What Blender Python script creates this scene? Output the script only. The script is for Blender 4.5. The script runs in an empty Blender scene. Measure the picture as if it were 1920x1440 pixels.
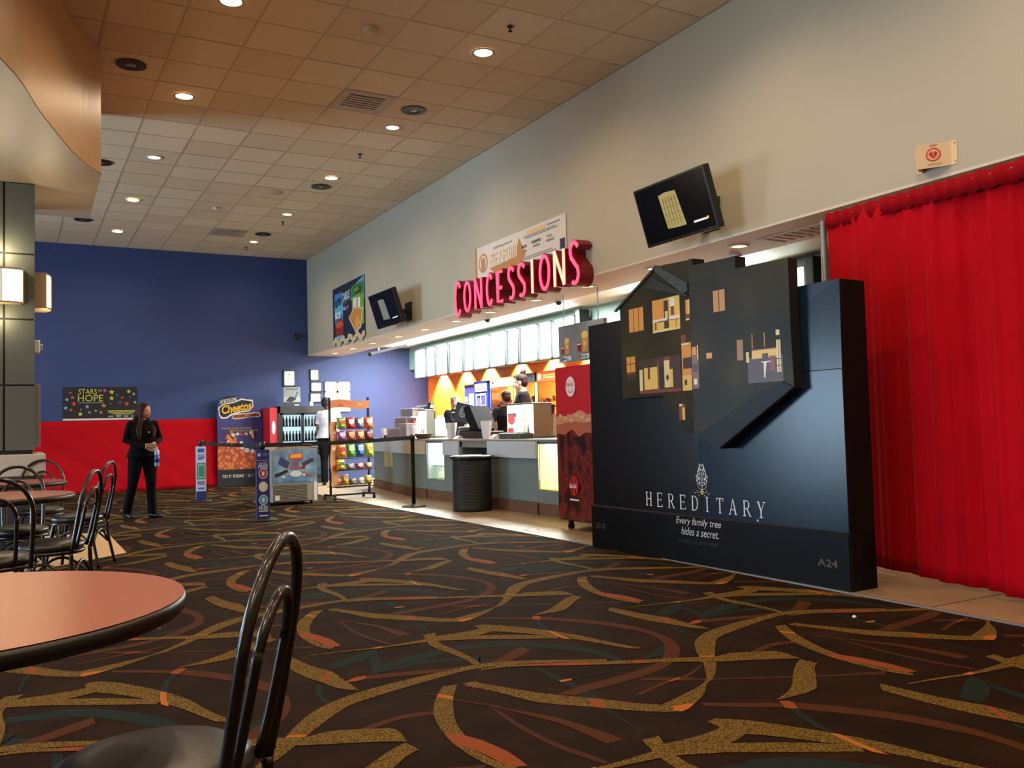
import bpy, bmesh, math, random
from mathutils import Vector, Matrix, Euler
random.seed(7)
SC = bpy.context.scene
COL = SC.collection
R = math.radians
# ---------------------------------------------------------------- camera
cam_d = bpy.data.cameras.new('camera'); cam = bpy.data.objects.new('camera', cam_d); COL.objects.link(cam)
YAW, PITCH, ROLL = 0.50982, 0.046514, -0.025918
fw = Vector((math.sin(YAW)*math.cos(PITCH), math.cos(YAW)*math.cos(PITCH), math.sin(PITCH)))
rt = Vector((math.cos(YAW), -math.sin(YAW), 0)); up = rt.cross(fw)
cr = rt*math.cos(ROLL)+up*math.sin(ROLL); cu = -rt*math.sin(ROLL)+up*math.cos(ROLL)
cam.matrix_world = Matrix(((cr.x, cu.x, -fw.x, 0), (cr.y, cu.y, -fw.y, 0), (cr.z, cu.z, -fw.z, 1.09), (0, 0, 0, 1)))
cam_d.sensor_width = 36; cam_d.lens = 1667.6/1920*36; cam_d.clip_start = .05; cam_d.clip_end = 200
SC.camera = cam
# ---------------------------------------------------------------- world, lights, exposure
W = bpy.data.worlds.new('world'); SC.world = W; W.use_nodes = True
W.node_tree.nodes['Background'].inputs[0].default_value = (.75, .85, 1, 1)
W.node_tree.nodes['Background'].inputs[1].default_value = .3
SC.view_settings.view_transform = 'Standard'; SC.view_settings.look = 'None'
SC.view_settings.exposure = 0.06; SC.view_settings.gamma = 1; SC.view_settings.use_curve_mapping = False
SC.cycles.max_bounces = 7; SC.cycles.diffuse_bounces = 4; SC.cycles.glossy_bounces = 3; SC.cycles.transparent_max_bounces = 6
SC.cycles.caustics_reflective = False; SC.cycles.caustics_refractive = False; SC.cycles.sample_clamp_indirect = 4
WARM = (1, .76, .5); COOL = (.54, .78, 1); NEUT = (.93, 1, .93)
def light(name, kind, loc, energy, col, size=.1, rot=(0, 0, 0), sizey=None, spot=None, blend=.5):
    l = bpy.data.lights.new(name, kind); l.energy = energy; l.color = col
    if kind == 'AREA':
        l.size = size
        if sizey: l.shape = 'RECTANGLE'; l.size_y = sizey
    else: l.shadow_soft_size = size
    if kind == 'SPOT': l.spot_size = R(spot or 120); l.spot_blend = blend
    o = bpy.data.objects.new(name, l); COL.objects.link(o); o.location = loc; o.rotation_euler = rot
    return o
E_CAN, E_DAY, E_SOF, E_MENU, E_ORANGE, E_BACK = 86, 640, 36, 5.5, 900, 900
# recessed cans of the hall: 2.44 m grid; the two right-hand columns are in view
for cx in (-3.26, -.82, 1.62, 4.06):
    for k in range(9):
        cy = -2.09+2.44*k
        e = E_CAN*(1.3 if k < 4 else 1 if k < 6 else .6)
        light('can_lamp', 'SPOT', (cx, cy, 4.74), e, WARM, .06, spot=160, blend=.8)
# daylight through the glass entrance in the left wall
light('daylight', 'AREA', (-6.3, 13.2, 1.35), E_DAY, COOL, 2.5, (0, R(-90), 0), 3.6)
light('daylight', 'AREA', (-6.3, 4.2, 1.45), E_DAY*.5, COOL, 2.6, (0, R(-90), 0), 2.9)
# added warm point lights, unseen left of the view, brightening the near ceiling
for p in ((-1.7, 4.2, 2.9), (-1.7, 1.0, 2.9), (-3.6, 7.5, 2.9)): light('warm_point_lamp', 'POINT', p, 75, (1, .6, .32), .12)
# downlights in the strip over the counter
SOFY = (6.12, 7.38, 8.63, 9.82, 11.09, 12.2, 13.4, 14.56, 15.85, 16.98, 18.1)
for y in SOFY+(4.87, 3.6, 2.5): light('soffit_lamp', 'SPOT', (5.88, y, 2.70), E_SOF, (1, .85, .66), .05, spot=120, blend=.8)
# added area lights filling the stand from above, and wall washers under its bulkhead
for y in (11.8, 14.6, 17.2): light('stand_fill', 'AREA', (7.0, y, 2.89), E_BACK/3, NEUT, .5, (0, 0, 0), 1.1)
# added upward area lights, brightening the stand ceiling above the menu boards
for y in (12.6, 15.0, 17.3, 8.5): light('stand_uplight', 'AREA', (7.4, y, 2.80), 48, NEUT, .25, (0, R(162), 0), 2.2)
ORY = (18.06, 16.9, 15.83, 14.57, 13.39, 12.2, 11.0, 9.8)
for y in ORY: light('washer_lamp', 'SPOT', (8.17, y, 2.38), E_ORANGE, (1, .84, .45), .02, (0, R(-12), 0), spot=104, blend=.6)

# ---------------------------------------------------------------- materials
def lin(c): return tuple(((v/255)/12.92 if v/255 <= .04045 else ((v/255+.055)/1.055)**2.4) for v in c)
_M = {}
def mat(name, rgb, rough=.6, metal=0, emit=None, es=0, var=0, vs=6, bump=0, bs=200, coat=0, alpha=1, trans=0, spec=None, stretch=None):
    """procedural principled material: base colour with noise variation, fine bump"""
    if name in _M: return _M[name]
    m = bpy.data.materials.new(name); m.use_nodes = True; nt = m.node_tree; b = nt.nodes['Principled BSDF']
    c = lin(rgb); b.inputs['Base Color'].default_value = (*c, 1)
    b.inputs['Roughness'].default_value = rough; b.inputs['Metallic'].default_value = metal
    if spec is not None: b.inputs['Specular IOR Level'].default_value = spec
    if coat: b.inputs['Coat Weight'].default_value = coat; b.inputs['Coat Roughness'].default_value = .1
    if emit: b.inputs['Emission Color'].default_value = (*lin(emit), 1); b.inputs['Emission Strength'].default_value = es
    if alpha < 1: b.inputs['Alpha'].default_value = alpha
    if trans: b.inputs['Transmission Weight'].default_value = trans
    tc = nt.nodes.new('ShaderNodeTexCoord'); src = tc.outputs['Object']
    if stretch:
        mp = nt.nodes.new('ShaderNodeMapping'); mp.inputs['Scale'].default_value = stretch
        nt.links.new(src, mp.inputs[0]); src = mp.outputs[0]
    if var:
        n = nt.nodes.new('ShaderNodeTexNoise'); n.inputs['Scale'].default_value = vs; n.inputs['Detail'].default_value = 4
        nt.links.new(src, n.inputs['Vector'])
        r = nt.nodes.new('ShaderNodeValToRGB'); r.color_ramp.elements[0].position = .3; r.color_ramp.elements[1].position = .7
        r.color_ramp.elements[0].color = (*[v*(1-var) for v in c], 1); r.color_ramp.elements[1].color = (*[min(1, v*(1+var)) for v in c], 1)
        nt.links.new(n.outputs['Fac'], r.inputs[0]); nt.links.new(r.outputs[0], b.inputs['Base Color'])
    if bump:
        n = nt.nodes.new('ShaderNodeTexNoise'); n.inputs['Scale'].default_value = bs
        nt.links.new(src, n.inputs['Vector'])
        bp = nt.nodes.new('ShaderNodeBump'); bp.inputs['Strength'].default_value = bump; bp.inputs['Distance'].default_value = .002
        nt.links.new(n.outputs['Fac'], bp.inputs['Height']); nt.links.new(bp.outputs[0], b.inputs['Normal'])
    _M[name] = m; return m
def ramp_mat(name, tex, stops, rough=.7, scale=5, stretch=None, emit=0, detail=3, coord='Object', bump=0):
    """texture (noise / voronoi / gradient z) through a colour ramp"""
    m = bpy.data.materials.new(name); m.use_nodes = True; nt = m.node_tree; b = nt.nodes['Principled BSDF']
    tc = nt.nodes.new('ShaderNodeTexCoord'); mp = nt.nodes.new('ShaderNodeMapping')
    nt.links.new(tc.outputs[coord], mp.inputs[0])
    if stretch: mp.inputs['Scale'].default_value = stretch
    if tex == 'noise':
        t = nt.nodes.new('ShaderNodeTexNoise'); t.inputs['Scale'].default_value = scale; t.inputs['Detail'].default_value = detail; out = t.outputs['Fac']
        nt.links.new(mp.outputs[0], t.inputs['Vector'])
    elif tex == 'crack':
        t = nt.nodes.new('ShaderNodeTexVoronoi'); t.feature = 'DISTANCE_TO_EDGE'; t.inputs['Scale'].default_value = scale; out = t.outputs['Distance']
        nt.links.new(mp.outputs[0], t.inputs['Vector'])
    elif tex == 'cells':
        t = nt.nodes.new('ShaderNodeTexVoronoi'); t.inputs['Scale'].default_value = scale; out = t.outputs['Distance']
        nt.links.new(mp.outputs[0], t.inputs['Vector'])
    r = nt.nodes.new('ShaderNodeValToRGB'); els = r.color_ramp.elements
    while len(els) < len(stops): els.new(.5)
    for e, (p, c) in zip(els, stops): e.position = p; e.color = (*lin(c), 1)
    nt.links.new(out, r.inputs[0]); nt.links.new(r.outputs[0], b.inputs['Base Color']); b.inputs['Roughness'].default_value = rough
    if emit: nt.links.new(r.outputs[0], b.inputs['Emission Color']); b.inputs['Emission Strength'].default_value = emit
    if bump:
        bp = nt.nodes.new('ShaderNodeBump'); bp.inputs['Strength'].default_value = bump; bp.inputs['Distance'].default_value = .003
        nt.links.new(out, bp.inputs['Height']); nt.links.new(bp.outputs[0], b.inputs['Normal'])
    _M[name] = m; return m
def flat(rgb, rough=.7, es=0): return mat('print_%02x%02x%02x_%g_%g' % (*rgb, rough, es), rgb, rough, emit=rgb if es else None, es=es)

# ---------------------------------------------------------------- mesh helpers
class MB:
    def __init__(s): s.v = []; s.f = []; s.m = []; s.ms = []; s.sm = []
    def mi(s, m):
        if m is None: return 0
        if m not in s.ms: s.ms.append(m)
        return s.ms.index(m)
    def add(s, vs, fs, m=None, sm=False):
        o = len(s.v); s.v += [tuple(v) for v in vs]; i = s.mi(m)
        for f in fs: s.f.append([a+o for a in f]); s.m.append(i); s.sm.append(sm)
        return s
    def box(s, a, b, m=None, bev=0):
        x0, y0, z0 = [min(a[i], b[i]) for i in range(3)]; x1, y1, z1 = [max(a[i], b[i]) for i in range(3)]
        e = min(bev, (x1-x0)/2.01, (y1-y0)/2.01, (z1-z0)/2.01) if bev else 0
        if not e:
            return s.add([(x0,y0,z0),(x1,y0,z0),(x1,y1,z0),(x0,y1,z0),(x0,y0,z1),(x1,y0,z1),(x1,y1,z1),(x0,y1,z1)],
                         [(0,3,2,1),(4,5,6,7),(0,1,5,4),(1,2,6,5),(2,3,7,6),(3,0,4,7)], m)
        bm = bmesh.new(); bmesh.ops.create_cube(bm, size=1)
        for v in bm.verts: v.co = Vector(((x0+x1)/2+v.co.x*(x1-x0), (y0+y1)/2+v.co.y*(y1-y0), (z0+z1)/2+v.co.z*(z1-z0)))
        bmesh.ops.bevel(bm, geom=list(bm.edges), offset=e, segments=2, affect='EDGES', profile=.5)
        s.bm(bm, m); return s
    def bm(s, bm, m=None, sm=False):
        bm.verts.index_update(); s.add([v.co for v in bm.verts], [[v.index for v in f.verts] for f in bm.faces], m, sm); bm.free(); return s
    def prism(s, pts, a, b, axis='z', m=None):
        """extrude a polygon (list of 2-D points) between a and b along axis; x/y/z mapping: z->(x,y), y->(x,z), x->(y,z)"""
        def P(p, t): return {'z': (p[0], p[1], t), 'y': (p[0], t, p[1]), 'x': (t, p[0], p[1])}[axis]
        n = len(pts); vs = [P(p, a) for p in pts]+[P(p, b) for p in pts]
        fs = [list(range(n))[::-1], list(range(n, 2*n))]+[(i, (i+1) % n, n+(i+1) % n, n+i) for i in range(n)]
        return s.add(vs, fs, m)
    def tube(s, pts, r, m=None, seg=8, cap=True, closed=False):
        pts = [Vector(p) for p in pts]; n = len(pts); rr = r if isinstance(r, (list, tuple)) else [r]*n
        vs = []; prev = None
        for i, p in enumerate(pts):
            t = (pts[min(i+1, n-1)]-pts[max(i-1, 0)]) if not closed else pts[(i+1) % n]-pts[i-1]
            t.normalize()
            if prev is None: a = t.orthogonal().normalized()
            else:
                a = prev-t*prev.dot(t); a = a.normalized() if a.length > 1e-6 else t.orthogonal().normalized()
            prev = a; b = t.cross(a)
            for k in range(seg):
                th = 2*math.pi*k/seg; vs.append(p+(a*math.cos(th)+b*math.sin(th))*rr[i])
        fs = []
        for i in range(n-1 if not closed else n):
            j = (i+1) % n
            for k in range(seg): fs.append((i*seg+k, i*seg+(k+1) % seg, j*seg+(k+1) % seg, j*seg+k))
        if cap and not closed: fs += [list(range(seg))[::-1], list(range((n-1)*seg, n*seg))]
        return s.add(vs, fs, m, True)
    def loft(s, secs, m=None, seg=14):
        """secs: (center, rx, ry, [xaxis]) ellipses in planes normal to the path"""
        n = len(secs); pts = [Vector(q[0]) for q in secs]; vs = []
        for i, q in enumerate(secs):
            t = (pts[min(i+1, n-1)]-pts[max(i-1, 0)]).normalized()
            xa = Vector(q[3]) if len(q) > 3 else Vector((1, 0, 0))
            a = xa-t*xa.dot(t)
            a = a.normalized() if a.length > 1e-3 else t.orthogonal().normalized()
            b = t.cross(a)
            for k in range(seg):
                th = 2*math.pi*k/seg; vs.append(pts[i]+a*math.cos(th)*q[1]+b*math.sin(th)*q[2])
        fs = [(i*seg+k, i*seg+(k+1) % seg, (i+1)*seg+(k+1) % seg, (i+1)*seg+k) for i in range(n-1) for k in range(seg)]
        fs += [list(range(seg))[::-1], list(range((n-1)*seg, n*seg))]
        return s.add(vs, fs, m, True)
    def ball(s, c, r, m=None, rot=None, seg=14, rings=9):
        r = r if isinstance(r, (list, tuple)) else (r, r, r); vs = []; c = Vector(c)
        M = Euler(rot).to_matrix() if rot else Matrix.Identity(3)
        for i in range(rings+1):
            ph = math.pi*i/rings
            for k in range(seg):
                th = 2*math.pi*k/seg
                vs.append(c+M @ Vector((r[0]*math.sin(ph)*math.cos(th), r[1]*math.sin(ph)*math.sin(th), r[2]*math.cos(ph))))
        fs = []
        for i in range(rings):
            for k in range(seg):
                a, b, cc, d = i*seg+k, i*seg+(k+1) % seg, (i+1)*seg+(k+1) % seg, (i+1)*seg+k
                fs.append((a, d, cc, b))
        return s.add(vs, fs, m, True)
    def cyl(s, c, r, z0, z1, m=None, seg=20, r2=None, sm=True):
        r2 = r if r2 is None else r2
        vs = [(c[0]+r*math.cos(2*math.pi*k/seg), c[1]+r*math.sin(2*math.pi*k/seg), z0) for k in range(seg)]
        vs += [(c[0]+r2*math.cos(2*math.pi*k/seg), c[1]+r2*math.sin(2*math.pi*k/seg), z1) for k in range(seg)]
        s.add(vs, [(k, (k+1) % seg, seg+(k+1) % seg, seg+k) for k in range(seg)], m, sm)
        s.add(vs, [list(range(seg))[::-1], list(range(seg, 2*seg))], m); return s
    def lathe(s, prof, c=(0, 0, 0), m=None, seg=24, sx=1, sy=1):
        """prof: (r, z) from bottom to top"""
        n = len(prof); vs = [(c[0]+sx*r*math.cos(2*math.pi*k/seg), c[1]+sy*r*math.sin(2*math.pi*k/seg), c[2]+z) for r, z in prof for k in range(seg)]
        fs = [(i*seg+k, i*seg+(k+1) % seg, (i+1)*seg+(k+1) % seg, (i+1)*seg+k) for i in range(n-1) for k in range(seg)]
        fs += [list(range(seg))[::-1], list(range((n-1)*seg, n*seg))]
        return s.add(vs, fs, m, True)
    def build(s, name, m=None, parent=None, loc=None, rot=None):
        me = bpy.data.meshes.new(name); me.from_pydata(s.v, [], s.f)
        ms = s.ms if s.ms else [m]
        if m is not None and s.ms and m not in ms: pass
        for q in ms: me.materials.append(q)
        me.polygons.foreach_set('material_index', s.m); me.polygons.foreach_set('use_smooth', s.sm)
        me.validate(); me.update()
        if any(s.sm) and not all(s.sm):
            try: me.set_sharp_from_angle(angle=R(40))
            except Exception: pass
        return link(name, me, parent, loc, rot)
def link(name, me, parent=None, loc=None, rot=None):
    o = bpy.data.objects.new(name, me); COL.objects.link(o)
    if parent: o.parent = parent
    if loc is not None: o.location = loc
    if rot is not None: o.rotation_euler = rot
    return o
def thing(name, label, cat, loc=(0, 0, 0), rz=0, group=None):
    o = bpy.data.objects.new(name, None); o.empty_display_size = .1; COL.objects.link(o)
    o.location = loc; o.rotation_euler = (0, 0, R(rz)); return tag(o, label, cat, group)
def tag(o, label, cat, group=None):
    o['label'] = label; o['category'] = cat
    if group: o['group'] = group
    return o
def struct(o): o['kind'] = 'structure'; return o
def lab(o, s): o['label'] = s; return o
def dup(root, loc, rz, label, group=None):
    r = root.copy(); COL.objects.link(r); r.location = loc; r.rotation_euler = (0, 0, R(rz)); r['label'] = label
    if group: r['group'] = group
    for ch in list(root.children):
        c = ch.copy(); COL.objects.link(c); c.parent = r
        for g in list(ch.children):
            d = g.copy(); COL.objects.link(d); d.parent = c
    return r
def smooth(pts, n=6, closed=False):
    P = [Vector(p) for p in pts]; out = []; N = len(P)
    for i in range(N if closed else N-1):
        if closed: p0, p1, p2, p3 = P[i-1], P[i], P[(i+1) % N], P[(i+2) % N]
        else: p0, p1, p2, p3 = P[max(i-1, 0)], P[i], P[i+1], P[min(i+2, N-1)]
        for k in range(n):
            t = k/n; out.append(.5*((2*p1)+(p2-p0)*t+(2*p0-5*p1+4*p2-p3)*t*t+(3*p1-p0-3*p2+p3)*t**3))
    if not closed: out.append(P[-1])
    return out
# text -> mesh, fitted to a box in the local x-z plane at depth y (front faces -y)
DG = None
def text_mesh(s, extr=0, bold=0):
    cu_ = bpy.data.curves.new('lettering', 'FONT'); cu_.body = s; cu_.extrude = extr; cu_.offset = bold; cu_.resolution_u = 3
    cu_.align_x = 'LEFT'
    o = bpy.data.objects.new('lettering', cu_); COL.objects.link(o)
    dg = bpy.context.evaluated_depsgraph_get(); me = bpy.data.meshes.new_from_object(o.evaluated_get(dg))
    bpy.data.objects.remove(o); bpy.data.curves.remove(cu_); return me
def text(s, m, parent, x0, z0, x1, z1, y=-.004, bold=.0, extr=.0, shear=0, rise=0, name='lettering', back=0):
    me = text_mesh(s, 0 if not extr else 1, bold)
    xs = [v.co.x for v in me.vertices]; ys = [v.co.y for v in me.vertices]
    ax, bx, ay, by = min(xs), max(xs), min(ys), max(ys)
    for v in me.vertices:
        u = (v.co.x-ax)/(bx-ax); w = (v.co.y-ay)/(by-ay); d = v.co.z
        v.co = Vector((x0+u*(x1-x0)+shear*w*(z1-z0), y-d*extr/2, z0+w*(z1-z0)+rise*u))
    me.materials.clear(); me.materials.append(m)
    for p in me.polygons: p.material_index = 0
    return link(name, me, parent)
class Art:
    """flat print: coloured polygons stacked in thin layers on a local x-z plane"""
    def __init__(s): s.p = []; s.n = 0
    def poly(s, pts, m): s.n += 1; s.p.append(([(p[0], p[1]) for p in pts], m, s.n)); return s
    def rect(s, x0, z0, x1, z1, m): return s.poly([(x0, z0), (x1, z0), (x1, z1), (x0, z1)], m)
    def disc(s, x, z, rx, m, rz=None, n=20, jag=0):
        rz = rz or rx
        return s.poly([(x+rx*(1+(jag if k % 2 else 0))*math.cos(2*math.pi*k/n), z+rz*(1+(jag if k % 2 else 0))*math.sin(2*math.pi*k/n)) for k in range(n)], m)
    def star(s, x, z, r, m, a=90):
        return s.poly([(x+(r if k % 2 == 0 else r*.45)*math.cos(R(a+36*k)), z+(r if k % 2 == 0 else r*.45)*math.sin(R(a+36*k))) for k in range(10)], m)
    def lines(s, x0, z0, x1, z1, m, rows=1, h=.5, rag=.15):
        st = (z1-z0)/rows
        for k in range(rows):
            z = z1-st*(k+.5); s.rect(x0+random.random()*rag*(x1-x0), z-st*h/2, x1-random.random()*rag*(x1-x0), z+st*h/2, m)
        return s
    def build(s, name, parent, y=-.001, step=.0004, **k):
        mb = MB()
        for pts, m, l in s.p:
            a = sum(pts[i][0]*pts[(i+1) % len(pts)][1]-pts[(i+1) % len(pts)][0]*pts[i][1] for i in range(len(pts)))
            if a < 0: pts = pts[::-1]
            mb.add([(p[0], y-l*step, p[1]) for p in pts], [list(range(len(pts)))], m)
        return mb.build(name, None, parent, **k)
CARPET = '''Ts 2.048 4.063 2.002 3.973 2.197 3.985 2.148 3.897 2.314 3.853 2.263 3.77 2.416 3.707 2.355 3.633 2.45 3.566 2.388 3.522 2.443 3.387 2.407 3.389
Ts 1.375 3.845 1.408 3.822 1.476 3.931 1.449 3.86 1.585 3.997 1.544 3.895 1.78 4.049 1.694 3.921 1.908 4.066 1.865 3.976 2.052 4.032 2.011 3.953
Ts 1.436 3.868 1.427 3.831 1.712 3.896 1.69 3.848 1.912 3.83 1.872 3.75 1.906 3.785 1.868 3.71 1.987 3.717 1.946 3.64 2.049 3.615 1.988 3.611
Ts 2.057 3.484 2.028 3.509 2.055 3.336 2.014 3.333 2.056 3.205 2.012 3.205 2.04 3.139 2.007 3.148 2.033 3.007 1.974 3.047 2.011 2.952 1.967 2.982
Ts 1.256 4.083 1.263 4.006 1.362 4.147 1.333 4.026 1.5 4.22 1.451 4.085 1.556 4.233 1.505 4.127 1.519 4.117 1.462 4.07 1.488 3.969 1.426 3.942 1.436 3.868 1.404 3.868 1.402 3.805 1.36 3.834
Ts 1.126 3.809 1.147 3.795 1.086 3.666 1.107 3.651 1.079 3.529 1.107 3.562 1.085 3.45 1.109 3.442
Ts 1.959 4.748 1.98 4.734 1.94 4.606 1.954 4.597 1.921 4.448 1.931 4.429
Ts 2.539 4.353 2.567 4.333 2.479 4.21 2.512 4.219 2.451 4.077 2.472 4.05
Ts 2.54 3.356 2.536 3.334 2.635 3.411 2.623 3.346 2.763 3.503 2.682 3.378
Us 1.847 3.264 1.84 3.25 2.023 3.266 2.012 3.248 2.243 3.269 2.232 3.252 2.429 3.276 2.416 3.258
Rs 2.314 4.584 2.296 4.548 2.565 4.409 2.538 4.364
Rs 2.606 4.393 2.565 4.324 2.787 4.156 2.738 4.083 2.871 3.96 2.814 3.883 2.896 3.799 2.842 3.776 2.883 3.627 2.83 3.622 2.834 3.48 2.769 3.499 2.751 3.355 2.678 3.381 2.632 3.244 2.542 3.26 2.452 3.146 2.372 3.201 2.238 3.1 2.204 3.172 2.052 3.075 2.048 3.152 1.959 3.057 1.915 3.113
Rs 2.328 3.103 2.31 3.08 2.432 3.046 2.401 3.008 2.513 2.984 2.479 2.944
Rs 2.174 2.938 2.177 2.913 2.393 3.013 2.38 2.983 2.467 3.016 2.453 2.992 2.591 3.072 2.557 3.032 2.682 3.13 2.66 3.1
Rs 1.353 3.813 1.334 3.752 1.498 3.782 1.473 3.72 1.688 3.721 1.664 3.668 1.813 3.702 1.797 3.646 1.887 3.681 1.865 3.628 2.007 3.752 1.963 3.651 2.14 3.849 2.094 3.715 2.178 3.867 2.181 3.78
Rs 0.983 3.131 1.012 3.119 1.052 3.14 1.07 3.121 1.122 3.171 1.134 3.135 1.247 3.214 1.244 3.171 1.338 3.215 1.329 3.171 1.404 3.195 1.387 3.152
Ps 1.659 5.337 1.663 5.32 1.618 5.052 1.618 5.027 1.593 4.868 1.615 4.876 1.581 4.68 1.609 4.704 1.594 4.477 1.621 4.506 1.623 4.354 1.651 4.376 1.646 4.274 1.666 4.289
Rs 1.614 5.016 1.609 5.003 1.669 4.918 1.658 4.894 1.717 4.831 1.694 4.793 1.76 4.742 1.73 4.695 1.788 4.635 1.742 4.601 1.818 4.503 1.751 4.475 1.825 4.422 1.756 4.417
Ps 1.458 3.439 1.452 3.425 1.502 3.381 1.495 3.366 1.534 3.291 1.526 3.274 1.649 3.103 1.64 3.085
Ps 2.414 4.895 2.404 4.883 2.585 4.798 2.569 4.78 2.793 4.686 2.775 4.668 3 4.574 2.981 4.557 3.244 4.478 3.202 4.445
Gs 2.387 3.431 2.363 3.411 2.27 3.502 2.237 3.474 2.058 3.631 2.011 3.589 1.866 3.698 1.8 3.635 1.675 3.677 1.626 3.602 1.491 3.656 1.431 3.547 1.29 3.608 1.266 3.494 1.14 3.549 1.154 3.447 1.005 3.447 1.056 3.356 0.91 3.329 0.976 3.27 0.843 3.228 0.901 3.187 0.787 3.138 0.841 3.112 0.695 3.016 0.755 3.017 0.641 2.951 0.653 2.923 0.562 2.888 0.587 2.886 0.45 2.84 0.494 2.796 0.328 2.795 0.381 2.718 0.251 2.768 0.263 2.677 0.235 2.775 0.235 2.735
Yp 2.769 3.239 2.832 3.205 2.741 3.134 2.702 3.149
Yp 2.174 4.615 2.222 4.607 2.295 4.596 2.24 4.56 2.186 4.541 2.164 4.563
Gs 1.657 3.463 1.654 3.445 1.715 3.461 1.665 3.394 1.722 3.426 1.687 3.356 1.775 3.325 1.731 3.244 1.851 3.18 1.787 3.073 1.937 3.063 1.873 2.965 2.024 2.957 1.961 2.865 2.102 2.843 2.046 2.768 2.161 2.781 2.108 2.713 2.191 2.723 2.158 2.677
Op 1.981 4.867 2.022 4.83 1.978 4.741 1.944 4.771
Gs 1.566 3.467 1.635 3.462 1.49 3.356 1.547 3.318 1.42 3.233 1.485 3.19 1.363 3.084 1.42 3.031 1.332 2.948 1.383 2.873
Gs 1.332 4.825 1.375 4.769 1.318 4.74 1.337 4.69 1.315 4.654 1.353 4.604 1.319 4.538 1.361 4.516 1.335 4.443 1.383 4.434 1.364 4.371 1.399 4.391
Op 1.335 4.823 1.363 4.798 1.387 4.758 1.415 4.683 1.426 4.624 1.438 4.543 1.436 4.465 1.431 4.397 1.387 4.415 1.373 4.463 1.365 4.525 1.357 4.59 1.344 4.645 1.319 4.704 1.322 4.751
Yp 1.509 3.383 1.547 3.318 1.527 3.285 1.489 3.352
Gs 1.091 4.307 1.157 4.37 1.095 4.138 1.195 4.125 1.119 3.953 1.247 3.955 1.156 3.825 1.249 3.806 1.188 3.696 1.254 3.703 1.248 3.617 1.254 3.617
Op 1.24 3.982 1.249 3.954 1.17 3.825 1.156 3.849
Gs 1.875 4.384 1.946 4.382 1.824 4.216 1.892 4.245 1.81 4.076 1.87 4.128 1.832 3.906 1.881 3.96 1.836 3.77 1.877 3.813 1.82 3.648 1.858 3.667 1.831 3.613 1.841 3.622
Gs 1.249 4.31 1.246 4.3 1.412 4.295 1.405 4.276 1.604 4.266 1.594 4.241 1.832 4.279 1.808 4.222 1.918 4.296 1.878 4.209 2.054 4.228 2.016 4.149 2.113 4.191 2.075 4.115 2.261 4.1 2.218 4.022 2.397 3.989 2.363 3.934 2.428 3.931 2.409 3.901
Gs 1.886 4.316 1.866 4.215 2.023 4.307 1.984 4.186 2.163 4.325 2.142 4.206 2.245 4.379 2.229 4.246
Gs 2.182 4.405 2.182 4.375 2.234 4.41 2.188 4.275 2.257 4.391 2.194 4.246 2.319 4.326 2.247 4.195 2.391 4.209 2.325 4.094 2.472 4.056 2.411 3.958 2.537 3.889 2.482 3.806 2.569 3.736 2.528 3.677 2.606 3.6 2.572 3.553 2.639 3.519 2.624 3.495
Yp 2.451 4.083 2.472 4.056 2.459 3.959 2.451 3.84 2.428 3.888 2.438 3.989
Yp 1.54 4.268 1.606 4.273 1.599 4.251 1.565 4.24
Gs 1.822 3.609 1.814 3.592 1.931 3.612 1.917 3.581 2.052 3.559 2.037 3.529 2.289 3.441 2.261 3.396 2.477 3.348 2.444 3.299 2.576 3.302 2.539 3.256 2.642 3.273 2.6 3.221 2.753 3.219 2.7 3.158 2.822 3.183 2.762 3.117 2.912 3.193 2.816 3.089 3.05 3.133 2.948 3.029 3.117 3.079 3.025 2.99 3.107 2.949 3.102 2.941
Op 2.051 3.558 2.288 3.44 2.262 3.398 2.039 3.528
Op 2.475 3.342 2.519 3.328 2.489 3.286 2.441 3.304
Gs 3.095 4.811 3.108 4.723 3.001 4.752 3.042 4.68 2.864 4.637 2.942 4.584 2.777 4.56 2.864 4.51 2.684 4.496 2.79 4.456 2.585 4.455 2.634 4.442 2.576 4.451 2.577 4.447
Op 2.574 4.433 2.607 4.41 2.548 4.334 2.527 4.357
Op 2.572 4.418 2.606 4.393 2.562 4.326 2.535 4.346
Op 1.245 3.772 1.301 3.811 1.353 3.813 1.338 3.765 1.289 3.748 1.252 3.755
Yp 2.016 3.265 2.077 3.263 2.064 3.238 2.01 3.238
Op 2.392 3.004 2.47 3.02 2.453 2.992 2.383 2.986'''
# ================================================================ MATERIALS OF THE ROOM
M_wall = mat('grey_wall_paint', (176, 170, 152), .75, var=.05, vs=.6, bump=.15, bs=400)
M_blue = mat('navy_wall_paint', (42, 60, 106), .7, var=.06, vs=.8, bump=.15, bs=300)
M_orange = mat('orange_wall_paint', (246, 112, 34), .6, var=.05, vs=1.2)
M_teal = mat('pale_green_grey_paint', (120, 142, 136), .6, var=.04, vs=1)
M_tile = [mat('ceiling_tile_%d' % i, c, .95, var=.06, vs=90) for i, c in enumerate(((214, 192, 158), (209, 186, 152), (218, 197, 164)))]
M_grid = mat('ceiling_tbar', (186, 164, 136), .6)
M_soff = mat('white_soffit_paint', (205, 196, 180), .6, var=.03, vs=1)
M_gold = mat('tan_soffit_paint', (186, 150, 104), .42, var=.04, vs=2, bump=.1, bs=500)
M_black = mat('black_plastic', (14, 14, 15), .35); M_blackm = mat('matte_black', (12, 12, 12), .7)
M_white = mat('white_plastic', (226, 226, 222), .45); M_steel = mat('brushed_steel', (150, 150, 146), .38, .85, var=.08, vs=30, stretch=(1, 1, 12))
M_alu = mat('grey_metal', (150, 150, 150), .35, .6); M_glow = mat('warm_lamp_glow', (255, 236, 205), .5, emit=(255, 222, 175), es=14)
M_dim = mat('pale_lamp_glow', (255, 240, 215), .5, emit=(255, 226, 180), es=3.2)
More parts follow.
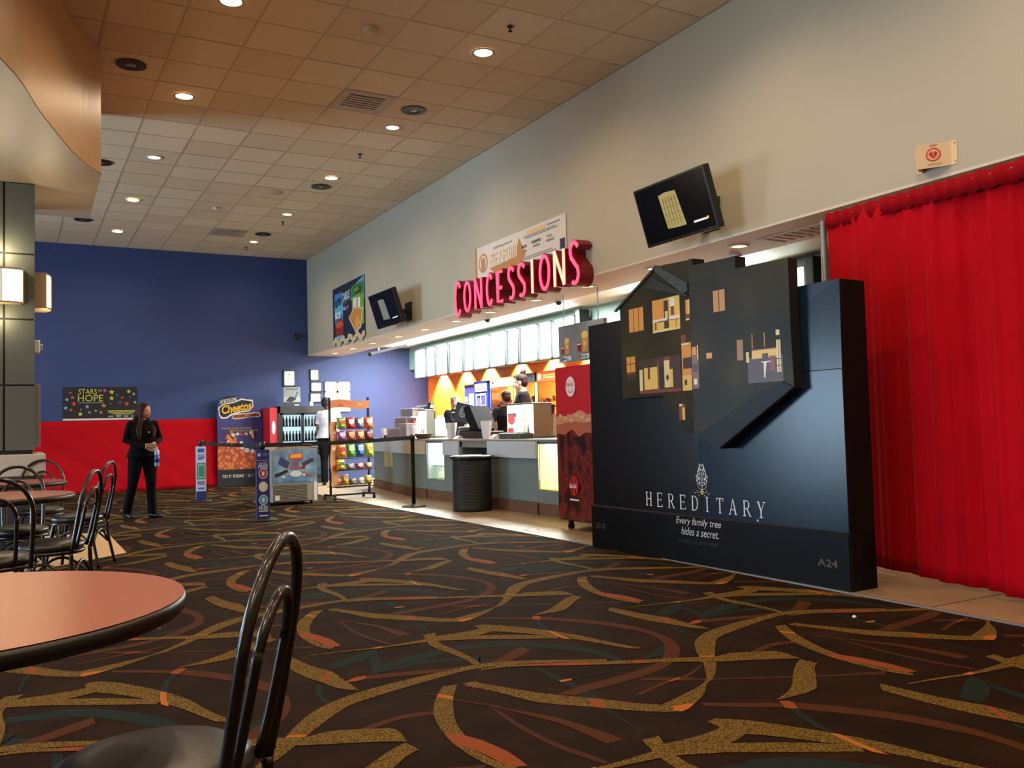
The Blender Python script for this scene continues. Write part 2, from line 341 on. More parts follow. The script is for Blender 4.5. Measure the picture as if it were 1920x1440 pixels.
D, WX, H, ZS = 18.93, 5.54, 4.80, 2.725
# ---------------------------------------------------------------- floor: patterned carpet
M_carp = ramp_mat('brown_carpet', 'noise', [(.3, (25, 14, 7)), (.52, (33, 20, 10)), (.75, (44, 27, 15))], .95, 3.2, detail=8, bump=.2)
_c = dict(G=ramp_mat('mottled_gold_carpet', 'crack', [(.0, (62, 44, 18)), (.07, (78, 58, 24)), (.2, (112, 90, 42))], .95, 72),
          O=mat('orange_carpet', (122, 62, 34), .95, var=.08, vs=60), Y=mat('bright_orange_carpet', (156, 90, 38), .95, var=.06, vs=60),
          R=mat('rust_carpet', (68, 38, 22), .95, var=.1, vs=60), T=mat('teal_carpet', (27, 37, 35), .95, var=.12, vs=60),
          U=mat('dark_teal_carpet', (32, 30, 24), .95), P=mat('plum_brown_carpet', (62, 36, 26), .95, var=.08, vs=60))
for q_ in [M_carp]+list(_c.values()): q_.node_tree.nodes['Principled BSDF'].inputs['Specular IOR Level'].default_value = .06
floor = struct(MB().box((-6.6, -4.0, -.2), (4.49, D, 0)).build('floor', M_carp))
cmb = MB(); PX, PY = 1.915, 1.877
unit = []
for idx, ln in enumerate(CARPET.strip().split('\n')):
    hd, rest = ln.split(' ', 1); v = [float(q) for q in rest.split()]; m = _c[hd[0]]
    if hd[1] == 's':
        A = [(v[i], v[i+1], 0) for i in range(0, len(v), 4)]; B = [(v[i+2], v[i+3], 0) for i in range(0, len(v), 4)]
        A = smooth(A, 3); B = smooth(B, 3); fs = [(i, i+1, len(A)+i+1, len(A)+i) for i in range(len(A)-1)]
        unit.append((A+B, fs, m, idx))
    else:
        A = [Vector((v[i], v[i+1], 0)) for i in range(0, len(v), 2)]; unit.append((A, [list(range(len(A)))], m, idx))
for i in range(-4, 3):
    for j in range(-3, 10):
        for A, fs, m, idx in unit:
            cmb.add([(p.x+i*PX, p.y+j*PY, .0005+idx*.00005) for p in A], fs, m)
bm = bmesh.new(); tmp = cmb.build('carpet_pattern', None, floor); bm.from_mesh(tmp.data)
for co, no in (((4.485, 0, 0), (1, 0, 0)), ((0, D-.02, 0), (0, 1, 0)), ((0, -3.9, 0), (0, -1, 0)), ((-6.5, 0, 0), (-1, 0, 0))):
    bmesh.ops.bisect_plane(bm, geom=bm.verts[:]+bm.edges[:]+bm.faces[:], plane_co=co, plane_no=no, clear_outer=True)
for f in bm.faces:
    f.normal_update()
    if f.normal.z < 0: f.normal_flip()
bm.to_mesh(tmp.data); bm.free(); tmp['kind'] = 'stuff'
# tan tile zone in front of and behind the counter: big slabs with open joints
M_slab = ramp_mat('tan_floor_tile', 'noise', [(.3, (126, 106, 78)), (.6, (144, 122, 92)), (.8, (154, 134, 104))], .5, 2.5, detail=6)
M_joint = mat('dark_joint', (70, 54, 42), .8); M_red_faded = mat('faded_red_print', (150, 84, 62), .7)
tfl = struct(MB().box((4.49, -4.0, -.2), (8.6, D, -.002)).build('floor', M_joint))
seam = 9.0
ys = [seam+1.9*k for k in range(-6, 6)]+[D]; base = MB().box((0, 0, 0), (1.3, 1.885, .006)).v
xs = [4.495, 5.88, 7.2, 8.58]
for a in range(3):
    for b in range(len(ys)-1):
        if ys[b] < -4: continue
        MB().box((0, 0, -.1), (xs[a+1]-xs[a]-.014, ys[b+1]-ys[b]-.014, .004)).build('tile', M_slab, tfl, (xs[a], ys[b], 0))
MB().box((4.475, -4, 0), (4.497, D-.02, .009)).build('trim_strip', M_alu, tfl)
ring = MB()
for (x, y, r) in ((4.95, 9.7, .27), (4.86, 7.95, .27), (4.72, 12.0, .25), (4.8, 5.6, .27), (4.9, 14.4, .25)):
    for rr, w in ((r, .02), (r*.55, .025)):
        n = 28
        vs = [(x+q*math.cos(2*math.pi*k/n), y+q*math.sin(2*math.pi*k/n), .0052) for q in (rr, rr-w) for k in range(n)]
        ring.add(vs, [(k, (k+1) % n, n+(k+1) % n, n+k) for k in range(n) if (k*7) % 5], None)
ring.build('floor_print', M_red_faded, tfl)
# pale floor patch beside the pillar
M_pale = mat('pale_floor', (214, 178, 132), .5, var=.05, vs=3)
struct(MB().prism([(-3.2, 5.9), (.16, 8.35), (.90, 9.02), (.90, 11.1), (-3.2, 11.1)], .0005, .006, 'z').build('floor', M_pale))
# ---------------------------------------------------------------- walls
wr = struct(MB().box((WX, -4, ZS), (WX+.2, D, H)).build('wall_right', M_wall))
wb = struct(MB().box((-6.6, D, 0), (8.6, D+.2, H)).build('wall_back', M_blue))
# left wall with two glazed openings (daylight), near wall
M_lw = mat('beige_wall_paint', (150, 130, 105), .8)
wl = MB()
for a, b in ((-4, 2.7), (5.7, 11.4), (15.0, D)): wl.box((-6.6, a, 0), (-6.4, b, H))
for a, b in ((2.7, 5.7), (11.4, 15.0)): wl.box((-6.6, a, 2.9), (-6.4, b, H))
struct(wl.build('wall_left', M_lw))
M_glass = mat('window_glass', (230, 240, 240), .05, trans=1)
for n, (a, b) in enumerate(((2.7, 5.7), (11.4, 15.0))):
    w = struct(MB().box((-6.56, a, 2.84), (-6.44, b, 2.9)).box((-6.56, a, 0), (-6.44, b, .08)).box((-6.56, a, 0), (-6.44, a+.06, 2.9)).box((-6.56, b-.06, 0), (-6.44, b, 2.9)).box((-6.56, (a+b)/2-.03, 0), (-6.44, (a+b)/2+.03, 2.9)).build('window_%d' % (n+1), M_alu))
struct(MB().box((-6.6, -4.2, 0), (8.6, -4, H)).build('wall_near', M_lw))
# curved dropped soffit of the seating area, top left
cv = smooth([(-3.2, 2.2, 0), (-1.9, 3.4, 0), (-.9, 4.7, 0), (-.09, 6.6, 0), (.18, 7.65, 0), (.47, 8.66, 0), (.715, 9.2, 0)], 5)
poly = [(p.x, p.y) for p in cv]+[(.74, 11.15), (-3.2, 11.15)]
sf = MB().prism(poly, 3.59, H-.002, 'z'); sf2 = MB()
o = struct(sf.build('ceiling', M_gold)); o.name = 'ceiling_soffit'
MB().prism([(x-.004 if x > -3 else x, y-.0 if y < 11 else y-.004) for x, y in poly], 3.58, 3.5895, 'z').build('soffit_underside', mat('soffit_underside_paint', (158, 150, 134), .45, var=.03, vs=2), o)
# ---------------------------------------------------------------- ceiling: lay-in tiles on a T-bar grid
ceil = struct(MB().box((-6.6, -4, H+.02), (WX+.2, D+.2, H+.2)).build('ceiling', mat('ceiling_deck', (110, 92, 72), .9)))
g = 1.31-.61*5; GX = [g+.61*k for k in range(13)]; GY = [11.01-.61*10+.61*k for k in range(24)]
GX = [x for x in GX if x < WX-.02]; GY = [y for y in GY if y < D]
tm = MB().box((.012, .012, .006), (.598, .598, .02)).add([(.03, .03, .004), (.58, .03, .004), (.58, .58, .004), (.03, .58, .004)], [(3, 2, 1, 0)])
tmesh = []
for m in M_tile:
    q = MB().box((.007, .007, .003), (.603, .603, .02)).build('ceiling_tile', m, ceil, (0, 0, -9)); tmesh.append(q.data); bpy.data.objects.remove(q)
DIFF = [(3.1, 9.18), (3.1, 16.5)]   # air diffusers take these cells
for x in GX:
    for y in GY:
        if any(x < dx+.3 < x+.61 and y < dy+.25 < y+.61 for dx, dy in DIFF): continue
        wx, wy = min(.61, WX-x), min(.61, D-y)
        if wx < .05 or wy < .05: continue
        t = link('ceiling_tile', random.choice(tmesh), ceil, (x, y, H+random.choice((0, 0, 0, .002))))
        if wx < .6 or wy < .6: t.scale = (wx/.61, wy/.61, 1)
gm = MB()
for x in GX+[WX-.012]: gm.box((x-.009, GY[0], H+.0005), (x+.009, D, H+.0045))
for y in GY: gm.box((GX[0], y-.009, H+.0003), (WX, y+.009, H+.0043))
gm.build('ceiling_grid', M_grid, ceil)
# plain lay-in ceiling outside the view
pc = MB()
pc.box((-6.6, -4, H), (WX, GY[0]-.01, H+.015)); pc.box((-6.6, GY[0], H), (GX[0]-.01, D, H+.015))
pc.build('ceiling_panel', M_tile[0], ceil)
# ---------------------------------------------------------------- concession stand shell
struct(MB().box((WX, 1.9, ZS-.02), (6.28, D, ZS)).build('ceiling_strip', M_soff)).name = 'ceiling_concession_strip'
struct(MB().box((6.28, 1.9, 2.92), (8.6, D, 3.0)).box((6.24, 1.9, ZS), (6.28, D, 2.95)).build('ceiling_stand', M_soff)).name = 'ceiling_concession'
struct(MB().box((8.36, 1.9, 0), (8.6, D, 2.95)).build('wall_concession', M_orange))
struct(MB().box((7.9, 1.9, 2.42), (8.36, D, 2.93)).build('trim_1', M_teal)).name = 'trim_bulkhead'
struct(MB().box((WX+.2, 1.9, 0), (8.4, 2.0, 2.95)).build('wall_side', M_teal))
MB_ = MB().box((WX-.01, -4, 0), (8.6, -3.9, 3)).build('wall_end', M_lw); struct(MB_)
# space behind the curtain: closed room wall
struct(MB().box((WX+.05, -4, 0), (WX+.2, 2.0, ZS)).build('wall_lower', M_wall))
# ---------------------------------------------------------------- pillar with joint-lined panels
PXR, PYF = .165, 9.8
pil = struct(MB().box((-1.15, PYF+.02, .93), (PXR-.02, PYF+1.1, 3.585)).build('pillar', mat('pillar_core', (12, 13, 13), .7))); pil.name = 'wall_pillar'
M_pan = mat('grey_pillar_panel', (84, 92, 88), .6, var=.04, vs=3, bump=.1, bs=500)
zs = [.965, 1.6, 2.24, 2.88, 3.58]
for k in range(4):
    for xa, xb in ((-1.15, -.575), (-.56, -.105), (-.09, PXR)):
        MB().box((xa+.004, PYF, zs[k]+.008), (xb, PYF+.03, zs[k+1]-.008), None, .003).build('panel', M_pan, pil)
    for ya, yb in ((PYF+.035, PYF+.55), (PYF+.565, PYF+1.1)):
        MB().box((PXR-.03, ya, zs[k]+.008), (PXR, yb, zs[k+1]-.008), None, .003).build('panel', M_pan, pil)
MB().box((-1.25, PYF-.1, .725), (.255, PYF+1.2, .935), None, .01).build('plinth_band', mat('pale_plinth', (186, 182, 176), .5), pil)
MB().box((-1.24, PYF-.08, 0), (.235, PYF+1.18, .725)).build('plinth', mat('dark_grey_plinth', (58, 58, 60), .6, var=.05), pil)
# ================================================================ CEILING FITTINGS
ORD = ['first', 'second', 'third', 'fourth', 'fifth', 'sixth', 'seventh', 'eighth', 'ninth', 'tenth', 'eleventh']
def can(x, y, on, label, z=H, r=.085, grp=None):
    t = thing('downlight', label, 'ceiling light', (x, y, z), 0, grp); r = r*1.12 if on == 2 else r
    if on:
        MB().lathe([(r+.02, -.004), (r+.022, -.010), (r, -.012), (r-.008, -.004)], seg=24).build('trim_ring', M_soff if z < 3 else mat('cream_trim', (196, 178, 150), .5), t)
        MB().cyl((0, 0), r-.006, -.006, -.002).build('lamp', M_glow if on == 2 else M_dim, t)
    else:
        mb = MB(); n = 28
        for a, b, za, zb in ((r+.06, r-.02, -.012, -.02), (r-.02, r-.045, -.02, -.004)):
            vs = [(q*math.cos(2*math.pi*k/n), q*math.sin(2*math.pi*k/n), zz) for q, zz in ((a, za), (b, zb)) for k in range(n)]
            mb.add(vs, [(k, n+k, n+(k+1) % n, (k+1) % n) for k in range(n)], None, True)
        mb.cyl((0, 0), r+.06, -.012, -.002, sm=False)
        mb.build('trim_ring', mat('dark_bronze_trim', (34, 26, 22), .45), t)
        MB().lathe([(.05, -.008), (.045, -.014), (.02, -.022)], seg=20).build('reflector', mat('dull_reflector', (150, 135, 125), .3, .6), t)
for col_, x in (('left', 1.62), ('right', 4.06)):
    for k in range(5):
        y = 7.67+2.44*k
        on = {('left', 0): 2, ('left', 1): 2, ('left', 2): 1, ('left', 3): 2, ('left', 4): 2, ('right', 0): 2, ('right', 1): 1, ('right', 2): 2, ('right', 3): 1, ('right', 4): 1}[(col_, k)]
        can(x, y, on, 'lit round ceiling downlight, %s row, %s from the camera' % (col_, ORD[k]), grp='lit ceiling downlights')
    for k in range(3):
        can(x-(.61 if x < 2 else 0), 9.45+3.62*k, 0, 'unlit black-ringed ceiling downlight, %s row, %s from the camera' % (col_, ORD[k]), grp='unlit ceiling downlights')
for k, y in enumerate(SOFY):
    can(5.88, y, 1, 'lit downlight in the white strip over the counter, %s from the camera' % ORD[k], ZS-.02, .075, 'downlights over the counter')
can(5.82, 6.10-1.0, 1, 'lit downlight in the white strip behind the red curtain top', ZS-.02, .075, 'downlights over the counter') if False else None
def diffuser(x, y, label, z=H, s=.6):
    t = thing('air_diffuser', label, 'vent', (x, y, z))
    m = mat('vent_metal', (172, 150, 128), .5)
    MB().box((-s/2, -s/2, -.006), (s/2, s/2, .01)).build('face_plate', m, t)
    MB().box((-.2, -.2, -.008), (.2, .2, -.005)).build('duct', mat('vent_dark', (26, 18, 14), .8), t)
    for k in range(6):
        MB().box((-.2, -.188+k*.066, -.016), (.2, -.152+k*.066, -.009)).build('louvre', m, t)
diffuser(3.44, 9.46, 'square ceiling air vent near the front of the hall')
diffuser(3.44, 16.8, 'square ceiling air vent near the blue wall')
t = tag(MB().lathe([(.03, -.05), (.05, -.045), (.06, -.012), (.075, 0)], (2.86, 7.65, H), seg=20).build('smoke_detector', mat('cream_plastic', (196, 176, 150), .5)), 'round cream smoke detector on the ceiling between the nearest downlights', 'smoke detector')
tag(MB().lathe([(.02, -.03), (.04, -.022), (.05, 0)], (2.88, 15.0, H), seg=16).build('motion_sensor', M_white), 'small white sensor on the far ceiling', 'sensor')
tag(MB().lathe([(.13, -.008), (.14, 0)], (3.5, 13.68, H), seg=24).build('ceiling_speaker', mat('speaker_grille', (188, 170, 148), .6)), 'flat round speaker grille in the ceiling', 'speaker')
for k, (x, y) in enumerate(((4.02, 7.05), (4.06, 11.3), (4.14, 15.58), (4.04, 18.0))):
    t = thing('sprinkler_head', 'small dark sprinkler head on the ceiling, %s from the camera' % ORD[k], 'sprinkler', (x, y, H), 0, 'ceiling sprinklers')
    MB().cyl((0, 0), .03, -.006, -.001).build('escutcheon', M_blackm, t); MB().cyl((0, 0), .008, -.045, -.006, seg=8).cyl((0, 0), .02, -.05, -.044, seg=12).build('nozzle', M_blackm, t)
def dome_cam(x, y, z, label):
    t = thing('dome_camera', label, 'security camera', (x, y, z), 0, 'dome cameras')
    MB().cyl((0, 0), .06, -.02, 0).build('base', M_white, t); MB().ball((0, 0, -.02), (.045, .045, .05)).build('dome', M_black, t)
dome_cam(6.17, 6.48, ZS-.02, 'dome camera above the black movie display'); dome_cam(6.18, 9.75, ZS-.02, 'dome camera right of the glowing letter sign'); dome_cam(6.18, 11.75, ZS-.02, 'dome camera below the middle of the glowing letter sign')
t = thing('dome_camera', 'black dome camera high on the blue wall', 'security camera', (5.28, D-.02, 3.13)); MB().box((-.04, -.03, -.02), (.04, .02, .05)).build('bracket', M_blackm, t); MB().ball((0, -.07, -.02), .06).build('dome', M_black, t)
t = thing('ceiling_vent', 'slotted air vent in the strip ceiling beside the red curtain', 'vent', (6.0, 5.45, ZS-.021)); MB().box((-.16, -.42, -.006), (.16, .42, 0)).build('face_plate', M_soff, t)
for k in range(8): MB().box((-.13, -.38+.1*k, -.012), (.13, -.34+.1*k, -.007)).build('louvre', M_grid, t)
# projector-style bracket bar hung under the strip ceiling at the far end
t = thing('ceiling_bracket', 'white bar bracket hanging under the far strip ceiling', 'bracket', (6.32, 16.4, ZS-.02))
MB().box((-.02, -1.2, -.1), (.02, .7, -.06)).build('bar', M_white, t); MB().box((-.012, .3, -.06), (.012, .33, 0)).box((-.012, -.8, -.06), (.012, -.77, 0)).build('hanger', M_alu, t); MB().ball((0, .78, -.09), .05).build('dome', M_black, t)

# ================================================================ RIGHT WALL
def wall_thing(name, label, cat, y, z, x=WX, group=None): return thing(name, label, cat, (x, y, z), -90, group)
# neon sign of eleven channel letters
sign = wall_thing('letter_sign', 'red channel-letter sign glowing pink, spelling CONCESSIONS over the counter', 'sign', 11.14, 2.62, WX)
M_redm = mat('red_enamel', (122, 12, 22), .4, var=.06); M_neon = mat('pink_neon', (255, 90, 120), .4, emit=(255, 52, 84), es=2.6); M_neonh = mat('pale_neon', (255, 180, 160), .4, emit=(255, 140, 110), es=2.4)
def arc(cx, cz, rx, rz, a0, a1, n=12): return [(cx+rx*math.cos(R(a0+(a1-a0)*k/n)), cz+rz*math.sin(R(a0+(a1-a0)*k/n))) for k in range(n+1)]
S_ = [(.92, .86)]+arc(.5, .77, .42, .21, 60, 180, 8)+[(.16, .64), (.5, .5), (.86, .36)]+arc(.5, .23, .42, .21, 0, -130, 9)
LET = {'C': [arc(.55, .5, .5, .48, 42, 318, 18)], 'O': [arc(.5, .5, .5, .48, 90, 450, 22)], 'N': [[(.06, 0), (.06, 1)], [(.06, 1), (.94, .0)], [(.94, 0), (.94, 1)]],
       'E': [[(.9, .97), (.08, .97), (.08, .03), (.9, .03)], [(.08, .46), (.8, .46)]], 'S': [S_], 'I': [[(.5, 0), (.5, 1)]]}
def ribbon(mb, pts, w, y0, y1, m=None, closed=False):
    P = [Vector((p[0], p[1])) for p in pts]; n = len(P); L = []; Rr = []
    for i in range(n):
        a = P[max(i-1, 0)]; b = P[min(i+1, n-1)]
        if closed: a = P[i-1] if i > 0 else P[n-2]; b = P[i+1] if i < n-1 else P[1]
        t = (b-a).normalized(); nn = Vector((-t.y, t.x)); k = 1
        if 0 < i < n-1:
            d = (P[i]-P[i-1]).normalized(); k = 1/max(.5, abs(nn.dot(Vector((-d.y, d.x)))))
        L.append(P[i]+nn*w/2*k); Rr.append(P[i]-nn*w/2*k)
    vs = [(p.x, y0, p.y) for p in L+Rr]+[(p.x, y1, p.y) for p in L+Rr]; fs = []
    N = 2*n
    for i in range(n-1): fs += [(i, n+i, n+i+1, i+1), (N+i, N+i+1, N+n+i+1, N+n+i), (i, i+1, N+i+1, N+i), (n+i, N+n+i, N+n+i+1, n+i+1)]
    fs += [(0, N, N+n, n), (n-1, 2*n-1, N+2*n-1, N+n-1)]
    mb.add(vs, fs, m)
YS = [(11.14, 10.97), (10.85, 10.67), (10.53, 10.33), (10.19, 10.04), (9.9, 9.74), (9.61, 9.46), (9.36, 9.19), (9.07, 8.97), (8.84, 8.64), (8.53, 8.31), (8.2, 8.02)]
for k, ch in enumerate('CONCESSIONS'):
    a, b = YS[k]; x0, x1 = 11.14-a, 11.14-b; z0, z1 = 0.03, .43
    if k in (0, 10): z1 = .47; z0 = 0
    ml = MB(); mn = MB()
    for st in LET[ch]:
        pts = [(x0+p[0]*(x1-x0), z0+p[1]*(z1-z0)) for p in st]; cl = ch == 'O'
        ribbon(ml, pts, .066, -.18, -.002, None, cl); ribbon(mn, pts, .04, -.19, -.18, None, cl)
    lo = ml.build('letter', M_redm, sign); mn.build('neon_face', M_neonh if ch in 'N' and k == 9 or ch == 'I' else M_neon, lo)
# popcorn banner
ban = wall_thing('wall_banner', 'white and tan paper banner about free popcorn above the letter sign', 'banner', 10.83, 3.09, WX-.01)
MB().box((0, -.004, 0), (2.31, .004, .43)).build('sheet', flat((214, 208, 200)), ban)
TAN, DK = flat((186, 132, 78)), flat((58, 52, 62))
ar = Art().rect(0, 0, .06, .43, TAN).disc(.24, .2, .13, TAN).disc(.24, .2, .105, flat((226, 200, 170))).rect(.18, .1, .3, .27, flat((180, 140, 110)))
ar.poly([(.55, .02), (1.25, .02), (1.38, .12), (1.22, .36), (1.15, .13), (.42, .1)], TAN).rect(1.42, .355, 1.85, .4, flat((232, 190, 130)))
ar.rect(2.18, .03, 2.29, .15, flat((60, 48, 90))).rect(1.46, .12, 1.463, .29, flat((190, 186, 184))).rect(1.8, .12, 1.803, .29, flat((190, 186, 184)))
ar.lines(1.25, .3, 2.2, .345, flat((120, 112, 116)), 2, .35).lines(1.9, .36, 2.25, .39, flat((130, 124, 128)), 1, .4).lines(1.25, .04, 2.1, .09, flat((150, 142, 146)), 2, .35)
ar.lines(1.3, .14, 1.42, .18, flat((140, 132, 136)), 1, .5).lines(1.55, .16, 1.75, .2, flat((140, 132, 136)), 1, .5).build('print', ban, -.005)
text('FREE POPCORN', flat((240, 214, 180)), ban, .45, .13, 1.18, .3, -.011, .02); text('surprising amount of', DK, ban, .55, .325, 1.05, .365, -.011)
text('MORE', DK, ban, 1.3, .2, 1.42, .235, -.011, .02); text('UNLIMITED', DK, ban, 1.53, .215, 1.76, .25, -.011, .02); text('REAL', DK, ban, 1.9, .22, 2.02, .25, -.011); text('PERKS', DK, ban, 1.88, .17, 2.06, .2, -.011)
# food poster
po = wall_thing('food_poster', 'tall cut-out snack poster with hot dog and popcorn on the grey wall', 'poster', 17.11, 2.76, WX-.01)
MB().prism([(0, .02), (.0, 1.12), (1.83, 1.14), (1.83, .05), (1.2, 0), (.6, .0)], -.006, .004, 'y').build('board', flat((20, 26, 62)), po)
G1, G2, B1, B2 = flat((46, 120, 40)), flat((110, 160, 50)), flat((52, 128, 190)), flat((96, 178, 220))
ar = Art().poly([(.7, .9), (1.83, 1.14), (1.83, .7), (1.3, .7)], flat((88, 150, 200))).rect(.12, .42, .62, 1.0, B1).rect(.12, .55, .62, .8, B2).rect(1.15, .25, 1.8, 1.0, G2).rect(1.15, .82, 1.8, 1.03, G1).rect(1.3, .86, 1.65, .97, flat((20, 40, 24)))
ar.poly([(.6, .92), (1.1, 1.0), (1.12, .8), (.65, .72)], flat((70, 84, 96))).disc(.4, .3, .26, flat((140, 44, 30)), .2).disc(.4, .38, .24, flat((200, 90, 50)), .06).rect(.2, .08, .6, .16, B2)
ar.poly([(.95, .45), (1.3, .62), (1.78, .55), (1.65, .2), (1.35, .12)], flat((210, 200, 180))).poly([(1.0, .45), (1.3, .59), (1.72, .53), (1.6, .23), (1.36, .16)], flat((196, 140, 60))).disc(1.45, .3, .12, flat((226, 160, 70)))
for k in range(16): ar.disc(.06+.115*k, .05+.05*math.sin(k*1.7), .09, flat((206, 190, 150)), .06, 9)
ar.rect(1.25, .6, 1.45, .78, flat((230, 226, 210))).rect(1.5, .58, 1.65, .76, flat((230, 226, 210))).build('print', po, -.007)
text('BITE', flat((20, 50, 90)), po, .2, .72, .55, .86, -.028, .03, rise=.04); text('SIZE', flat((240, 240, 240)), po, .2, .5, .55, .62, -.028, .03); text('TABLE', flat((190, 210, 215)), po, .66, .78, 1.08, .94, -.028, .04, rise=.04); text('FILL IT', flat((230, 230, 240)), po, .7, .62, 1.0, .68, -.028, .02); text('GREEN', flat((120, 190, 90)), po, 1.33, .88, 1.62, .95, -.028, .02)
# two wall-mounted televisions, tipped forward
def tv(label, y, z, w, h, tilt, grp, big):
    t = wall_thing('television', label, 'television', y, z, WX, grp)
    MB().box((w*.5, -.28, h*.35), (w*.5+.05, -.0, h*.5)).box((w*.5-.1, -.02, h*.2), (w*.5+.15, 0, h*.7)).box((w*.5-.03, -.3, h*.3), (w*.5+.1, -.16, h*.42)).build('wall_bracket', mat('bracket_metal', (30, 28, 28), .5), t)
    bd = MB().box((0, 0, 0), (w, .075, h), None, .008).build('housing', M_black, t, (0, -.33, .0), (R(tilt), 0, 0))
    MB().box((.025, -.002, .03), (w-.025, 0, h-.02)).build('screen', mat('tv_screen', (8, 9, 11), .18, spec=.4), bd)
    ar = Art(); c1 = flat((150, 138, 84), .6, .55) if big else flat((120, 120, 110), .6, .3); c2 = flat((100, 90, 50), .6, .4)
    ar.poly([(w*.36, h*.22), (w*.34, h*.78), (w*.44, h*.8), (w*.58, h*.78), (w*.6, h*.5), (w*.62, h*.2), (w*.5, h*.2)], c1)
    if big:
        for a in range(5): ar.poly([(w*(.38+.045*a), h*.25), (w*(.385+.045*a), h*.25), (w*(.395+.04*a), h*.72), (w*(.385+.04*a), h*.72)], c2)
        for a in range(4): ar.rect(w*.37, h*(.33+.11*a), w*.6, h*(.336+.11*a), c2)
    ar.lines(w*.72, h*.18, w*.9, h*.22, flat((200, 206, 214), .6, .7), 1, .8, .02).disc(w*.91, h*.21, .012, flat((230, 190, 60), .6, .7)).disc(w*.91, h*.035, .004, flat((60, 60, 255), .6, 2)).build('picture', bd, -.003)
tv('near wall television tipped forward, crumpled yellow paper on its screen', 6.62, 2.72, .97, .55, 17, 'wall televisions', True)
tv('far wall television beside the snack poster, pale paper on its screen', 13.80, 2.72, 1.06, .56, 17, 'wall televisions', False)
# folded AED sign above the curtain
ae = wall_thing('folded_sign', 'folded cream wall sign reading AED with red heart, above the curtain', 'sign', 3.99, 2.775)
M_cr = mat('cream_sign', (222, 190, 148), .5)
for nm, pts in (('far_flange', [(0, -.004), (.05, -.004), (.05, 0), (0, 0)]), ('far_face', [(.048, -.003), (.088, -.122), (.092, -.12), (.052, 0)]), ('near_face', [(.088, -.122), (.268, -.003), (.268, .0), (.088, -.118)]), ('near_flange', [(.266, -.004), (.31, -.004), (.31, 0), (.266, 0)])):
    MB().prism(pts, 0, .165, 'z').build(nm, M_cr, ae)
RD = flat((170, 40, 24))
pr_ = Art().disc(.105, .088, .046, RD).disc(.105, .088, .039, flat((232, 150, 120))).poly([(.105, .06), (.129, .086), (.13, .098), (.123, .106), (.114, .106), (.105, .098), (.096, .106), (.087, .106), (.08, .098), (.081, .086)], RD).poly([(.108, .102), (.1, .086), (.105, .086), (.102, .072), (.111, .09), (.106, .09)], flat((240, 190, 160))).lines(.06, .015, .16, .032, flat((200, 150, 110)), 2, .4, .05).build('print', ae, -.002, loc=(.088, -.122, 0), rot=(0, 0, math.atan2(.119, .18)))
te_ = text('AED', RD, ae, .08, .145, .13, .157, -.006, .02); te_.location = (.088, -.122, 0); te_.rotation_euler = (0, 0, math.atan2(.119, .18))
for sx, sz in ((.02, .02), (.02, .145), (.295, .02), (.295, .145)): MB().ball((sx, -.005, sz), .005, None, None, 8, 5).build('screw', M_steel, ae)

# ================================================================ PIPE AND DRAPE (red curtain)
M_cur = mat('red_curtain', (176, 4, 22), .85, var=.07, vs=3, bump=.3, bs=500, spec=.08); M_cur.node_tree.nodes['Principled BSDF'].inputs['Sheen Weight'].default_value = .0
ct = thing('drape_curtain', 'tall red drape curtain hanging on a pipe beside the black movie display', 'curtain', (5.435, 4.70, 0), 0)
dirv = Vector((-.50, -1.75, 0)).normalized(); nrm = Vector((-dirv.y, dirv.x, 0)); Lc = 3.3; nx, nz = 220, 26
if nrm.x > 0: nrm = -nrm
def fold(s, z):
    a = .016*math.sin(s*13+1.7*math.sin(s*3.1))+.012*math.sin(s*31+2.3*math.sin(s*4.3))+.005*math.sin(s*71+math.sin(s*11))
    flat_ = .3+.8*min(1, max(0, (s-.5)/.6))
    return a*flat_*(1.0-.35*z)+.02*math.sin(s*3)
ztop = 2.555; vs = []
for j in range(nz+1):
    u = j/nz; z = ztop-(ztop-.035)*u
    for i in range(nx+1):
        s = Lc*i/nx; zz = z-(.0 if j < nz else 0)+(.012*math.sin(s*60)*max(0, 1-u*18))
        hem = 1+.35*min(1, u*4)
        p = dirv*s+nrm*(fold(s, 1-u)*hem*(.3 if u < .02 else 1))
        vs.append((p.x, p.y, zz*(2.64-.075*s)/2.555 if u < .999 else zz))
fs = [(j*(nx+1)+i, j*(nx+1)+i+1, (j+1)*(nx+1)+i+1, (j+1)*(nx+1)+i) for j in range(nz) for i in range(nx)]
def solid(ob, th):
    md = ob.modifiers.new('s', 'SOLIDIFY'); md.thickness = th; md.offset = 0; return ob
solid(MB().add(vs, fs, None, True).build('cloth', M_cur, ct), .003)
hv = []
for j in range(3):
    for i in range(nx+1):
        s = Lc*i/nx; p = dirv*s+nrm*(.020+.005*math.sin(s*83+2*math.sin(s*7))*(j == 2)+.006*math.sin(s*47+2*math.sin(s*5))); hv.append((p.x, p.y, 2.64-.075*s+.006*math.sin(s*47+2*math.sin(s*5))-(.0, .05, .115)[j]))
solid(MB().add(hv, [(j*(nx+1)+i, j*(nx+1)+i+1, (j+1)*(nx+1)+i+1, (j+1)*(nx+1)+i) for j in range(2) for i in range(nx)], None, True).build('rod_pocket', mat('red_curtain_hem', (140, 4, 16), .85, spec=.08), ct), .002)
MB().tube([(0, 0, 2.61), tuple(dirv*Lc+Vector((0, 0, 2.61-.075*Lc)))], .016).build('rod', M_alu, ct)
MB().cyl((0, .045), .024, 0, 2.60, seg=14).cyl((0, .045), .2, 0, .012, seg=24).build('upright', M_alu, ct)
